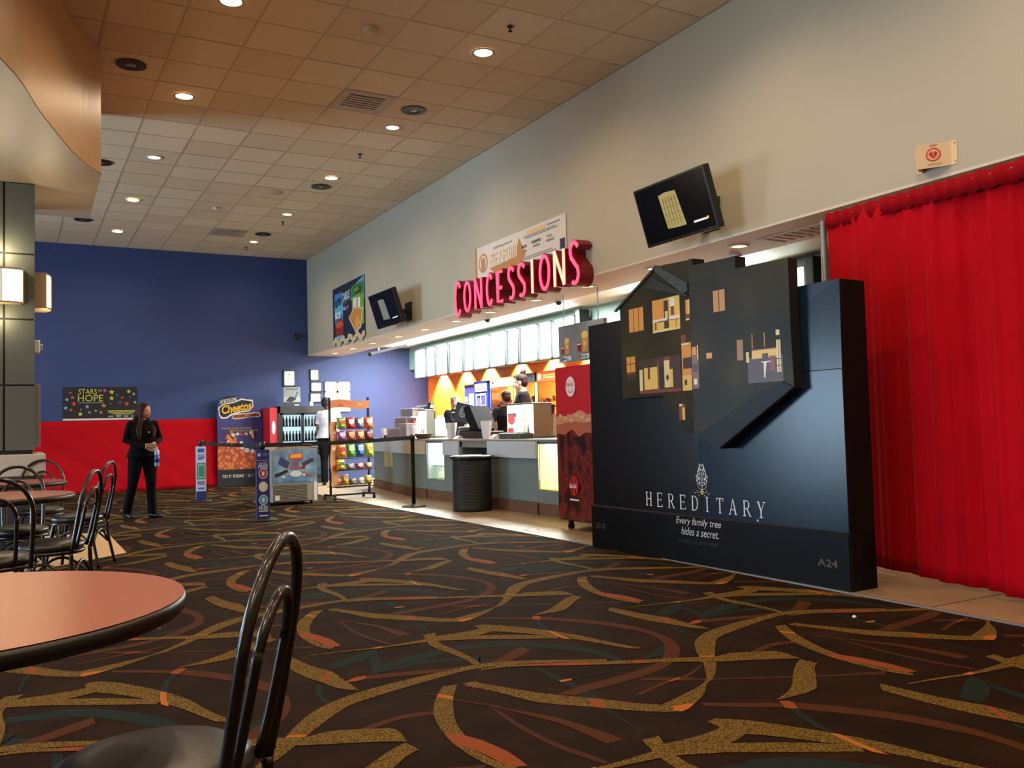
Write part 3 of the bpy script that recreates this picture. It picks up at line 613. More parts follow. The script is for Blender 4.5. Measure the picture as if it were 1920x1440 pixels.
# ================================================================ BLACK MOVIE DISPLAY
M_card = mat('glossy_black_card', (8, 10, 12), .3, spec=.3, var=.1, vs=8)
M_card2 = mat('night_card_with_sheen', (15, 32, 50), .25, spec=.33, var=.1, vs=5)  # dark print with the bluish window sheen mixed into its base colour
M_cside = mat('matte_card_edge', (13, 9, 9), .75)
M_house = ramp_mat('dark_house_print', 'noise', [(.3, (20, 27, 24)), (.52, (44, 42, 26)), (.75, (62, 54, 28))], .5, 1.6, detail=2)
M_house2 = ramp_mat('dark_house_print_right', 'noise', [(.3, (22, 28, 30)), (.55, (44, 44, 34)), (.75, (66, 58, 34))], .42, 1.8, detail=2)
sd = thing('movie_display', 'large black cardboard film display with a lit house, reading HEREDITARY', 'display stand', (4.47, 6.59, 0), -88.96)
Wd, Hd = 2.75, 1.96
MB().box((0, .03, .05), (Wd, .24, Hd-.005)).box((-.0, .0, 0), (Wd, .24, .37), None, .004).box((Wd-.02, .005, 0), (Wd, .24, Hd)).build('cabinet', M_cside, sd)
MB().box((.0, .015, .37), (1.40, .028, Hd)).build('left_panel', M_card, sd)
# the right-hand panels bow a little toward the hall
MB().add([(1.405, .014, .37), (Wd, -.008, .37), (Wd, -.008, 1.39), (1.405, .014, 1.39), (1.405, .029, .37), (Wd, .028, .37), (Wd, .028, 1.39), (1.405, .029, 1.39)],
         [(0, 1, 2, 3), (0, 4, 5, 1), (1, 5, 6, 2), (2, 6, 7, 3), (3, 7, 4, 0)]).build('right_panel', M_card2, sd)
MB().add([(1.405, .014, 1.395), (Wd, -.006, 1.395), (Wd, .004, Hd), (1.405, .014, Hd), (1.405, .029, 1.395), (Wd, .028, 1.395), (Wd, .028, Hd), (1.405, .029, Hd)],
         [(0, 1, 2, 3), (0, 4, 5, 1), (1, 5, 6, 2), (2, 6, 7, 3), (3, 7, 4, 0)]).build('top_panel', M_card2, sd)
MB().box((0, -.012, .0), (Wd, -.002, .36), None, .003).build('base_panel', mat('base_black_card', (6, 6, 7), .45, spec=.14, var=.15, vs=3), sd)
lf = [(.65, 2.02), (.70, 2.02), (.70, 1.28), (1.25, 1.285), (1.57, 1.0), (1.63, 1.0), (1.63, 2.255), (1.31, 2.275), (1.31, 2.25), (1.235, 2.285)]
rg = [(1.63, .99), (1.66, .98), (1.88, .89), (2.54, 1.28), (2.53, 1.65), (2.53, 2.115), (2.08, 2.12), (2.08, 2.205), (1.67, 2.21), (1.67, 2.26), (1.63, 2.26)]
K_ = 4.395/4.28
def kx(x): return 6.59-(6.59-x)*K_
def kz(z): return 1.09+(z-1.09)*K_
def hy(x): return -.035-.085*(x-.65)/.98 if x <= 1.63 else -.12+.035*(x-1.63)/.9
def slab(poly, m, name, th, side):
    n = len(poly); vs = [(kx(x), hy(x), kz(z)) for x, z in poly]+[(kx(x), th, kz(z)) for x, z in poly]
    mb = MB().add(vs[:n], [list(range(n))], m); mb.add(vs, [(i, n+i, n+(i+1) % n, (i+1) % n) for i in range(n)], side)
    return mb.build(name, m, sd)
def tri(mb_poly): return mb_poly
for q_ in (M_house, M_house2): q_.node_tree.nodes['Principled BSDF'].inputs['Specular IOR Level'].default_value = .16
hl = slab(lf, M_house, 'house_left_wing', .015, M_cside); hr = slab(rg, M_house2, 'house_right_wing', .0, M_cside)
for o in (hl, hr):   # faces are concave: triangulate
    b = bmesh.new(); b.from_mesh(o.data); bmesh.ops.recalc_face_normals(b, faces=b.faces); bmesh.ops.triangulate(b, faces=b.faces); b.to_mesh(o.data); b.free()
# roofs, proud of the house
def plate(name, pts, m, par, off=.012, th=.01):
    n = len(pts); vs = [(kx(x), hy(x)-off, kz(z)) for x, z in pts]+[(kx(x), hy(x)-off+th, kz(z)) for x, z in pts]
    o = MB().add(vs, [list(range(n))]+[(i, n+i, n+(i+1) % n, (i+1) % n) for i in range(n)]).build(name, m, par)
    b = bmesh.new(); b.from_mesh(o.data); bmesh.ops.recalc_face_normals(b, faces=b.faces); b.to_mesh(o.data); b.free(); return o
M_roof = ramp_mat('shingle_print', 'noise', [(.4, (24, 30, 34)), (.6, (48, 60, 66))], .5, 9, stretch=(1, 1, 14))
M_eave = mat('roof_edge', (12, 14, 15), .6)
plate('roof', [(1.20, 2.255), (1.235, 2.285), (1.62, 2.09), (1.62, 2.03), (1.56, 2.02)], M_roof, hl)
plate('eave', [(.62, 2.01), (.65, 2.0), (1.235, 2.262), (1.235, 2.287)], M_eave, hl)
plate('roof', [(1.66, .985), (1.88, .895), (2.54, 1.285), (2.45, 1.33), (2.2, 1.235)], mat('mirrored_roof_print', (20, 26, 32), .45, spec=.2), hr)
plate('clapboard_edge', [(1.08, 2.135), (1.2, 2.19), (1.62, 2.0), (1.62, 1.99)], M_eave, hl)
# printed lit windows (flat print)
OR, YE, CRM, RB, BRN, WHT = flat((206, 142, 62), .4), flat((216, 180, 90), .4), flat((214, 196, 140), .4), flat((120, 54, 36), .4), flat((60, 36, 22), .4), flat((222, 214, 196), .4)
def windows(par, xr, items):
    if len(items) > 1:   # every window of the print is a piece of its own
        groups = []
        for it in items:
            xs = [p[0] for p in it[0]]; zs = [p[1] for p in it[0]]; bb = (min(xs), min(zs), max(xs), max(zs))
            for g in groups:
                if bb[0] < g[0][2]+.004 and bb[2] > g[0][0]-.004 and bb[1] < g[0][3]+.004 and bb[3] > g[0][1]-.004: g[1].append(it); break
            else: groups.append((bb, [it]))
        for g in groups: windows_one(par, xr, g[1])
        return
    windows_one(par, xr, items)
def windows_one(par, xr, items):
    x0 = xr; a = (hy(xr[1])-hy(xr[0]))/(xr[1]-xr[0]); mb = MB(); l = 0
    for pts, m in items:
        l += 1; s = sum(pts[i][0]*pts[(i+1) % len(pts)][1]-pts[(i+1) % len(pts)][0]*pts[i][1] for i in range(len(pts)))
        if s < 0: pts = pts[::-1]
        mb.add([(kx(x), hy(x)-.0012-.00012*l, kz(z)) for x, z in pts], [list(range(len(pts)))], m)
    return mb.build('window_print', None, par)
def r_(x0, z0, x1, z1, m): return ([(x0, z0), (x1, z0), (x1, z1), (x0, z1)], m)
L_ = [r_(.83, 1.80, 1.035, 1.995, OR), r_(.895, 1.80, .903, 1.995, BRN), r_(.965, 1.80, .973, 1.995, BRN), r_(.83, 1.80, 1.035, 1.81, BRN)]
L_ += [r_(1.16, 1.77, 1.51, 2.02, YE), r_(1.16, 1.87, 1.36, 2.02, OR), r_(1.31, 1.79, 1.37, 2.0, BRN), r_(1.325, 1.86, 1.36, 1.92, CRM), r_(1.39, 1.95, 1.45, 2.01, WHT), r_(1.40, 1.88, 1.44, 1.945, RB), r_(1.16, 1.85, 1.35, 1.868, WHT), r_(1.38, 1.85, 1.51, 1.875, WHT), r_(1.19, 1.79, 1.21, 1.85, RB), r_(1.22, 1.845, 1.32, 1.852, BRN), r_(1.38, 1.845, 1.5, 1.85, BRN), r_(1.46, 1.78, 1.465, 1.85, BRN), r_(1.16, 1.77, 1.51, 1.785, CRM)]
L_ += [r_(1.58, 1.82, 1.628, 1.97, YE), r_(1.58, 1.85, 1.605, 1.97, OR), r_(1.58, 1.82, 1.628, 1.865, RB), r_(1.58, 1.82, 1.62, 1.832, WHT)]
L_ += [r_(.775, 1.42, .90, 1.615, OR), r_(.775, 1.42, .90, 1.49, BRN), r_(.83, 1.5, .836, 1.615, BRN), r_(.775, 1.555, .90, 1.561, BRN), r_(.775, 1.47, .90, 1.48, RB)]
L_ += [r_(.955, 1.31, 1.50, 1.58, BRN), r_(.955, 1.31, 1.0, 1.50, CRM), r_(1.02, 1.34, 1.20, 1.51, YE), r_(1.075, 1.42, 1.1, 1.52, BRN), r_(1.29, 1.345, 1.36, 1.58, CRM), r_(1.29, 1.55, 1.36, 1.58, RB), r_(1.36, 1.345, 1.40, 1.48, YE), r_(1.21, 1.32, 1.216, 1.56, OR), r_(.955, 1.31, 1.50, 1.335, RB), r_(1.225, 1.335, 1.28, 1.5, flat((50, 24, 20), .4)), ([(1.31, 1.42), (1.33, 1.45), (1.35, 1.42), (1.33, 1.39)], BRN)]
L_ += [r_(1.515, 1.31, 1.628, 1.66, OR), r_(1.515, 1.31, 1.628, 1.42, YE), r_(1.53, 1.47, 1.628, 1.55, BRN), r_(1.515, 1.645, 1.6, 1.655, WHT), r_(1.54, 1.35, 1.57, 1.39, BRN), r_(1.515, 1.66, 1.57, 1.72, RB)]
L_ += [r_(1.46, 1.095, 1.535, 1.215, RB), r_(1.5, 1.1, 1.53, 1.19, YE), r_(1.465, 1.2, 1.5, 1.215, WHT)]
windows(hl, (.65, 1.63), L_)
R_ = [r_(1.634, 1.32, 1.70, 1.6, flat((120, 76, 60), .4)), r_(1.64, 1.56, 1.68, 1.62, OR), r_(1.69, 1.53, 1.7, 1.63, CRM), r_(1.64, 1.44, 1.69, 1.5, flat((50, 44, 46), .4)), r_(1.65, 1.35, 1.68, 1.39, WHT)]
R_ += [r_(1.865, 1.845, 1.975, 1.995, flat((180, 128, 62), .4)), r_(1.915, 1.845, 1.923, 1.995, BRN), r_(1.78, 1.525, 1.835, 1.565, OR), r_(1.78, 1.55, 1.79, 1.56, WHT)]
R_ += [r_(2.07, 1.49, 2.125, 1.63, flat((150, 100, 60), .4)), r_(2.16, 1.33, 2.46, 1.5, flat((62, 32, 32), .4)), r_(2.2, 1.49, 2.41, 1.545, YE), r_(2.2, 1.545, 2.41, 1.552, RB), r_(2.15, 1.47, 2.175, 1.54, CRM), r_(2.41, 1.39, 2.445, 1.60, CRM), r_(2.41, 1.63, 2.44, 1.665, CRM)]
for k in range(4): R_.append(r_(2.41, 1.43+.045*k, 2.445, 1.435+.045*k, BRN))
R_ += [r_(2.426, 1.39, 2.43, 1.6, BRN), r_(2.205, 1.56, 2.211, 1.66, OR), r_(2.31, 1.56, 2.316, 1.66, OR), r_(2.29, 1.47, 2.34, 1.52, BRN), ([(2.30, 1.36), (2.31, 1.36), (2.325, 1.46), (2.30, 1.46)], WHT), r_(2.35, 1.4, 2.4, 1.5, RB), r_(2.28, 1.46, 2.36, 1.468, WHT)]
windows(hr, (1.63, 2.53), R_)
# serif capitals of the title
def serif(word, x0, x1, zl, zr, h, par, m, y):
    ar = Art(); a, b, t = .14, .10, .05
    def st(x, w=a, z0=0, z1=1): return [[(x-w/2, z0), (x+w/2, z0), (x+w/2, z1), (x-w/2, z1)]]
    def sf_(x, z, w=.34): return [[(x-w/2, z), (x+w/2, z), (x+w/2, z+t), (x-w/2, z+t)]]
    def bar(xa, xb, z): return [[(xa, z), (xb, z), (xb, z+t), (xa, z+t)]]
    def rg_(cx, cz, rx, rz, a0, a1, th=.13):
        o = []; n = 10
        for k in range(n):
            p, q = R(a0+(a1-a0)*k/n), R(a0+(a1-a0)*(k+1)/n)
            o.append([(cx+rx*math.cos(p), cz+rz*math.sin(p)), (cx+rx*math.cos(q), cz+rz*math.sin(q)), (cx+(rx-th)*math.cos(q), cz+(rz-t)*math.sin(q)), (cx+(rx-th)*math.cos(p), cz+(rz-t)*math.sin(p))])
        return o
    GL = {'H': st(.2)+st(.8)+bar(.2, .8, .48)+sf_(.2, 0)+sf_(.2, .95)+sf_(.8, 0)+sf_(.8, .95),
          'E': st(.22)+bar(.1, .85, .95)+bar(.1, .85, 0)+bar(.22, .68, .48)+[[(.78, .8), (.85, .8), (.85, 1), (.78, 1)], [(.8, 0), (.87, 0), (.9, .2), (.85, .2)], [(.65, .4), (.7, .4), (.7, .6), (.65, .6)]],
          'R': st(.22)+sf_(.22, 0)+bar(.1, .5, .95)+bar(.22, .5, .47)+rg_(.48, .735, .34, .265, -90, 90)+[[(.45, .48), (.6, .48), (.95, .02), (.8, .02)], [(.78, 0), (1.02, 0), (1.02, .05), (.78, .05)]],
          'D': st(.2)+bar(.08, .45, .95)+bar(.08, .45, 0)+rg_(.42, .5, .5, .5, -90, 90),
          'I': st(.5)+sf_(.5, 0)+sf_(.5, .95), 'T': st(.5)+sf_(.5, 0)+bar(.05, .95, .95)+[[(.05, .78), (.1, .78), (.13, .95), (.05, .95)], [(.95, .78), (.9, .78), (.87, .95), (.95, .95)]],
          'A': [[(.05, 0), (.12, 0), (.5, .93), (.5, 1.02), (.46, 1.02)], [(.72, 0), (.9, 0), (.54, 1.02), (.46, 1.02)], [(.24, .3), (.72, .3), (.7, .35), (.26, .35)]]+sf_(.09, 0, .26)+sf_(.82, 0, .3),
          'Y': [[(.43, .0), (.57, 0), (.57, .45), (.43, .45)], [(.43, .43), (.57, .45), (.28, 1), (.1, 1)], [(.52, .45), (.57, .42), (.88, 1), (.82, 1)]]+sf_(.5, 0)+sf_(.2, .95, .3)+sf_(.84, .95, .26)}
    n = len(word); pitch = (x1-x0)/(n-.38)
    for k, ch in enumerate(word):
        w = pitch*.62; bx = x0+pitch*k; bz = zl+(zr-zl)*k/(n-1)
        for p in GL[ch]: ar.poly([(bx+u*w, bz+v*h) for u, v in p], m)
    return ar.build('lettering', par, y, .00002)
M_title = flat((216, 216, 220), .5)
def snap(o):
    for v in o.data.vertices: v.co.y = (.015 if v.co.x < 1.405 else .014-.022*(v.co.x-1.405)/(Wd-1.405))-.0016+v.co.y*.02
snap(serif('HEREDITARY', .735, 2.055, .41, .405, .112, sd, M_title, -.014))
M_sub = flat((196, 192, 192), .5); M_dimt = flat((70, 60, 48), .6)
text('Every family tree', M_sub, sd, 1.13, .285, 1.62, .355, -.0135, .0, shear=.25); text('hides a secret.', M_sub, sd, 1.19, .22, 1.6, .28, -.0135, .0, shear=.25)
text('2018', M_dimt, sd, .06, .17, .2, .22, -.0135); text('A24', M_dimt, sd, 2.5, .14, 2.66, .19, -.0135, .02)
text('THIS SUMMER EVIL RUNS IN THE FAMILY'[:11], flat((34, 30, 28), .5), sd, 1.15, .16, 1.6, .185, -.0135)
# silver tree emblem with a warm star of light at its root (flat print)
ar = Art(); cx, cz = 1.415, .60; Mt = flat((205, 205, 205), .5)
def twig(pts, w): 
    for p, q in zip(pts, pts[1:]):
        d = (Vector(q)-Vector(p)).normalized(); n = Vector((-d.y, d.x))*w/2
        ar.poly([(p[0]-n.x, p[1]-n.y), (q[0]-n.x, q[1]-n.y), (q[0]+n.x, q[1]+n.y), (p[0]+n.x, p[1]+n.y)], Mt)
twig([(cx, cz-.05), (cx, cz+.11)], .006)
for s in (-1, 1):
    for b, (ex, ez) in zip((.0, .03, .05, .07), ((.055, .04), (.06, .07), (.04, .11), (.025, .14))):
        twig([(p.x, p.y) for p in smooth([(cx, cz+b-.03, 0), (cx+s*ex*.6, cz+b-.02, 0), (cx+s*ex, cz+ez-.02, 0), (cx+s*ex*.7, cz+ez+.01, 0)], 4)], .003)
        for k in range(3): ar.disc(cx+s*(ex*(.5+.25*k)), cz+ez-.02+.018*((k*2) % 3), .007, Mt, .011, 6)
ar.disc(cx, cz+.15, .006, Mt, .012, 6)
for k in range(8): ar.disc(cx+(-.075+.021*k), cz-.055+.02*math.sin(k*2.3), .005, Mt, .005, 6)
ar.poly([(cx-.13, cz-.052), (cx, cz-.056), (cx+.12, cz-.05), (cx, cz-.046)], flat((130, 110, 60), .5)).star(cx, cz-.05, .024, flat((240, 210, 120), .5)).build('emblem', sd, -.0125, .001); snap([c for c in sd.children if c.name.startswith('emblem')][0])
MB().ball((1.98, .002, .382), (.012, .006, .012)).build('fastener', M_alu, sd)

# ================================================================ TALL RED COLA COOLER beside the display
M_redp = mat('red_print', (186, 26, 40), .45)
ck = thing('drinks_cooler', 'tall red soft-drink cooler on castors left of the black movie display', 'cooler', (4.96, 7.93, 0), -90)
MB().box((0, .004, .10), (.78, .72, 1.675), None, .01).build('body', mat('cooler_black', (22, 14, 14), .45), ck)
MB().box((0.0, -.004, 1.10), (.78, .003, 1.68)).build('upper_wrap', M_redp, ck)
M_cola = ramp_mat('cola_ice_print', 'noise', [(.3, (20, 7, 11)), (.44, (56, 14, 18)), (.55, (120, 36, 32)), (.62, (70, 16, 20)), (.75, (150, 54, 42))], .4, 5, stretch=(1.5, 1, 1), detail=1.5)
MB().box((0.0, -.003, .115), (.78, .003, 1.10)).build('lower_wrap', M_cola, ck)
fo = Art(); fm1, fm2, fm3 = flat((196, 142, 112)), flat((168, 92, 70)), flat((212, 168, 140))
top = [(p.x, p.y) for p in smooth([(0, 1.13, 0), (.06, 1.165, 0), (.12, 1.18, 0), (.2, 1.165, 0), (.3, 1.19, 0), (.36, 1.2, 0), (.45, 1.225, 0), (.52, 1.205, 0), (.6, 1.18, 0), (.78, 1.2, 0)], 4)]
fo.poly([(p.x, p.y) for p in smooth([(0, 1.0, 0), (.15, .98, 0), (.3, 1.03, 0), (.42, .96, 0), (.55, 1.0, 0), (.78, .98, 0)], 4)]+top[::-1], fm2).poly([(0, 1.08), (.15, 1.1), (.3, 1.12), (.5, 1.1), (.78, 1.12)]+top[::-1], fm1)
for k in range(14): fo.disc(.03+.052*k, 1.15+.03*math.sin(k*2.1), .03, fm3 if k % 2 else fm1, .02, 9)
for k in range(5): fo.disc(.1+.11*k, 1.27+.03*math.sin(k*3), .006, fm2)
wc, rc = flat((226, 222, 232)), flat((190, 40, 54))
fo.disc(.3, 1.47, .085, wc, .10, 40, .06); fo.poly([(q[0], q[1]) for q in arc(.3, 1.46, .052, .055, 200, 340)]+[(q[0], q[1]) for q in arc(.3, 1.46, .045, .046, 340, 200)], rc)
fo.disc(.32, .46, .075, flat((190, 22, 34)), .10).poly([(.285, .38), (.3, .38), (.305, .54), (.29, .54)], flat((20, 8, 8))).poly([(.335, .38), (.352, .38), (.35, .54), (.335, .54)], flat((20, 8, 8)))
fo.lines(.22, .31, .42, .33, wc, 1, .8, .1).build('print', ck, -.005)
text('Coca-Cola', rc, ck, .235, 1.475, .365, 1.52, -.03, .02, shear=.25); text('Coca-Cola', wc, ck, .255, .44, .385, .485, -.034, .02, shear=.25)
for x in (.1, .68):
    for y in (.08, .62): MB().box((x-.02, y-.02, .05), (x+.02, y+.02, .1)).tube([(x-.018, y, .034), (x+.018, y, .034)], .032, None, 14).build('castor', M_blackm, ck)
# hanging menu panel over it
mp = thing('hanging_sign', 'grey hanging panel picturing popcorn and drinks above the red cooler', 'sign', (6.0, 9.5, 1.855), -90)
MB().box((0, 0, 0), (1.0, .05, .465), None, .004).build('board', mat('grey_menu_board', (122, 124, 124), .5), mp)
MB().box((.1, .02, .46), (.11, .03, 1.05)).box((.85, .02, .46), (.86, .03, 1.05)).build('hanger', M_alu, mp)
ar = Art(); pc1, pc2, cr_ = flat((206, 142, 62)), flat((226, 186, 110)), flat((140, 24, 30))
for x, s in ((.2, .85), (.6, 1.05), (.93, 1.1)):
    ar.poly([(x-.05*s, .1), (x+.05*s, .1), (x+.068*s, .1+.2*s), (x-.068*s, .1+.2*s)], pc1).disc(x, .1+.2*s, .066*s, pc2, .04*s).disc(x, .2, .03, pc2)
    ar.poly([(x-.15*s, .11), (x-.085*s, .11), (x-.075*s, .11+.11*s), (x-.16*s, .11+.11*s)], cr_).rect(x-.155*s, .11+.08*s, x-.08*s, .11+.095*s, wc)
    ar.rect(x-.09, .02, x+.09, .075, flat((220, 222, 226)))
ar.rect(.0, 0, .2, .02, flat((190, 190, 190))).build('print', mp)
for x in (.2, .6): text('SMALL' if x < .4 else 'MEDIUM', flat((40, 40, 60)), mp, x-.07, .03, x+.07, .06, -.03, .02)
# ================================================================ BLUE WALL SIDE
# red cloth over the lower wall
M_cloth = mat('red_cloth', (168, 8, 20), .85, bump=.2, bs=300, spec=.1)
cl = MB(); nx, nz = 90, 16; vs = []
for j in range(nz+1):
    z = 1.385*(1-j/nz)
    for i in range(nx+1):
        x = -3.2+6.82*i/nx; w = .012*math.sin(x*2.1+z*5)+.008*math.sin(x*5.3-z*7)+.008*math.sin((x+z*1.5)*9)
        vs.append((x, D-.09-.03*(j/nz)-w*(.4+j/nz), z if j < nz else .004))
o = cl.add(vs, [(j*(nx+1)+i, (j+1)*(nx+1)+i, (j+1)*(nx+1)+i+1, j*(nx+1)+i+1) for j in range(nz) for i in range(nx)], None, True)
t = thing('wall_cloth', 'wide red cloth covering the lower part of the blue wall', 'cloth', (0, 0, 0))
t2 = solid(o.build('drape', M_cloth, t), .004)
MB().box((-3.2, D-.098, .70), (3.6, D-.094, .712)).build('seam', mat('red_cloth_seam', (140, 8, 18), .8), t) if False else None
# stars banner
sb = thing('star_banner', 'wide black banner with coloured stars reading STARS OF HOPE', 'banner', (.785, D-.01, 1.40))
MB().box((0, 0, 0), (1.31, .008, .64)).build('sheet', flat((22, 20, 20)), sb)
ar = Art().rect(0, -.0, 1.31, .035, flat((226, 196, 176))); yl = flat((196, 188, 84))
cols = [flat(c) for c in ((196, 190, 74), (120, 160, 180), (190, 84, 60), (196, 60, 130), (150, 160, 160), (196, 60, 56), (206, 120, 70), (100, 90, 130))]
for x, z, r, c in ((.13, .53, .03, 2), (.07, .4, .04, 1), (.17, .44, .04, 2), (.19, .32, .05, 5), (.05, .24, .045, 1), (.14, .2, .035, 2), (.3, .12, .045, 0), (.42, .26, .04, 4), (.46, .15, .03, 4), (.57, .18, .03, 4), (.66, .15, .035, 6), (.71, .28, .05, 6), (.73, .57, .045, 3), (.85, .54, .055, 0), (.85, .42, .05, 0), (1.0, .34, .04, 7), (1.04, .43, .035, 5), (1.12, .31, .055, 5), (1.16, .55, .045, 0), (1.25, .5, .04, 1), (1.27, .34, .035, 1), (.95, .48, .03, 7), (1.18, .44, .015, 4), (.83, .31, .018, 4), (.31, .21, .018, 4)):
    ar.star(x, z, r, cols[c]).rect(x-.001, z+r, x+.001, .64, flat((60, 50, 44)))
for k in range(5): ar.rect(.78+.05*(k > 2)*(k-2), .175-.018*k, 1.3-.03*(k > 2)*(k-1), .183-.018*k, yl)
for x in (.79, .93, 1.06, 1.2): ar.rect(x, .055, x+.09, .08 if x != .93 else .09, flat((150, 140, 136)))
ar.lines(.26, .325, .7, .345, flat((150, 150, 140)), 1, .5, .05).build('print', sb)
text('STARS', yl, sb, .27, .5, .59, .6, -.017, .0); text('OF', yl, sb, .61, .55, .68, .59, -.017); text('HOPE', yl, sb, .26, .36, .7, .49, -.017, .0)
# cardboard popcorn display
pcs = thing('popcorn_display', 'purple cardboard snack display with puffed orange popcorn beside the red cloth', 'display stand', (3.58, D-.22, 0))
M_pur = flat((46, 42, 104), .55); pcs.scale = (.94, 1, 1)
out_ = [(0, 0), (.96, 0), (.96, 1.42), (.93, 1.62), (.72, 1.74), (.62, 1.83), (.5, 1.80), (.42, 1.86), (.2, 1.84), (.02, 1.74), (0, 1.6)]
o = MB().prism(out_, -.0, .05, 'y').build('board', M_pur, pcs)
b = bmesh.new(); b.from_mesh(o.data); bmesh.ops.recalc_face_normals(b, faces=b.faces); bmesh.ops.triangulate(b, faces=b.faces); b.to_mesh(o.data); b.free()
ar = Art(); bk = flat((16, 14, 18)); gd = flat((208, 158, 40)); ow = flat((214, 204, 190)); og = flat((206, 104, 50))
ar.poly([(.03, 1.7), (.05, 1.76), (.2, 1.83), (.42, 1.85), (.42, 1.74)], bk)
ar.poly([(.04, 1.45), (.02, 1.6), (.12, 1.68), (.35, 1.72), (.52, 1.79), (.62, 1.77), (.76, 1.76), (.78, 1.62), (.68, 1.52), (.5, 1.5), (.3, 1.44), (.2, 1.38), (.08, 1.38)], ow)
ar.poly([(.06, 1.46), (.045, 1.59), (.13, 1.66), (.36, 1.7), (.52, 1.76), (.74, 1.73), (.755, 1.63), (.66, 1.545), (.48, 1.53), (.28, 1.47), (.19, 1.41), (.1, 1.41)], bk)
ar.poly([(.3, 1.39), (.36, 1.47), (.5, 1.475), (.7, 1.49), (.9, 1.51), (.93, 1.44), (.9, 1.4), (.7, 1.4), (.5, 1.37), (.36, 1.36)], ow).poly([(.32, 1.4), (.37, 1.455), (.7, 1.475), (.88, 1.49), (.9, 1.42), (.7, 1.415), (.5, 1.385), (.36, 1.375)], og)
ar.rect(0, .0, .96, .34, flat((24, 22, 26)))
ar.build('print', pcs)
M_puff = ramp_mat('puffed_snack_print', 'cells', [(0, (226, 140, 84)), (.35, (206, 104, 50)), (.7, (150, 62, 26))], .6, 14)
pp = Art().poly([(0, .34), (.96, .34), (.96, .66), (.86, .7), (.72, .66), (.6, .74), (.5, .78), (.42, .86), (.3, .82), (.24, .9), (.14, .84), (.06, .9), (0, .88)], M_puff)
for x, z, r in ((.07, .86, .05), (.2, .84, .06), (.38, .86, .06), (.2, 1.0, .045), (.3, 1.1, .05), (.36, .96, .045)): pp.disc(x, z, r, M_puff, r*1.1, 10)
whp = flat((206, 196, 180), .6)
for x, z, r in ((.52, .78, .05), (.5, .88, .04), (.62, .72, .06), (.74, .7, .05), (.85, .66, .06), (.42, 1.06, .04), (.5, 1.06, .035), (.33, 1.04, .045), (.6, 1.05, .045), (.72, 1.08, .05), (.23, .92, .035), (.8, .8, .03)): pp.disc(x, z, r, whp, r*.8, 9)
pp.poly([(.18, 1.02), (.24, 1.06), (.4, .8), (.33, .77)], flat((222, 120, 60))).poly([(.46, 1.1), (.58, 1.06), (.66, 1.02), (.5, 1.02)], flat((150, 40, 40))).poly([(.7, 1.14), (.76, 1.12), (.78, .95), (.72, .98)], flat((196, 150, 60)))
pp.build('puffed_print', pcs, -.013)
text('INTRODUCING', ow, pcs, .06, 1.68, .41, 1.755, -.022, .02, rise=.065); text('Cheetos', gd, pcs, .09, 1.46, .73, 1.64, -.022, .035, rise=.1); text('POPCORN', flat((60, 28, 20)), pcs, .35, 1.39, .88, 1.45, -.022, .03, rise=.03)
GS = flat((176, 150, 90)); text('THE BEST THING TO HAPPEN', GS, pcs, .08, 1.16, .72, 1.195, -.022, .015); text('TO POPCORN SINCE BUTTER', GS, pcs, .3, 1.11, .86, 1.145, -.022, .015)
text('TRY IT TODAY!', flat((206, 200, 196)), pcs, .09, .17, .55, .235, -.022, .02); Art().disc(.66, .2, .035, flat((120, 118, 120))).rect(.605, .16, .607, .24, flat((120, 118, 120))).build('logo', pcs, -.018)
text('REGAL', flat((110, 108, 112)), pcs, .71, .175, .92, .225, -.022)
# wall frames
def frame(x, z, w, h, label, dark=True, grp='framed notices on the blue wall'):
    t = thing('wall_frame', label, 'picture frame', (x, D-.03, z), 0, grp); m = M_black if dark else mat('pale_frame', (196, 186, 150), .5)
    MB().box((0, 0, 0), (w, .03, .02)).box((0, 0, h-.02), (w, .03, h)).box((0, 0, 0), (.02, .03, h)).box((w-.02, 0, 0), (w, .03, h)).build('frame', m, t)
    MB().box((.015, .008, .015), (w-.015, .025, h-.015)).build('paper', flat((224, 226, 222)), t)
    Art().disc(w/2, h*.72, .015, flat((120, 120, 110))).lines(w*.25, h*.3, w*.75, h*.6, flat((170, 172, 168)), 4, .3, .1).build('print', t, .006)
frame(4.99, 2.05, .26, .345, 'black-framed notice above the grey bird poster, largest of the dark frames'); frame(5.57, 2.17, .2, .25, 'topmost of three stacked black-framed notices'); frame(5.58, 1.93, .25, .21, 'middle of three stacked black-framed notices'); frame(5.56, 1.70, .25, .205, 'lowest of three stacked black-framed notices')
for i, (a, b) in enumerate(((5.89, 1.93), (6.18, 1.93), (5.89, 1.71), (6.18, 1.71), (5.89, 1.49), (6.18, 1.49))):
    frame(a, b, .28, .215, 'pale certificate in the %s row of the six-piece block, %s column' % (('top', 'top', 'middle', 'middle', 'bottom', 'bottom')[i], ('left', 'right')[i % 2]), False, 'block of pale certificates')
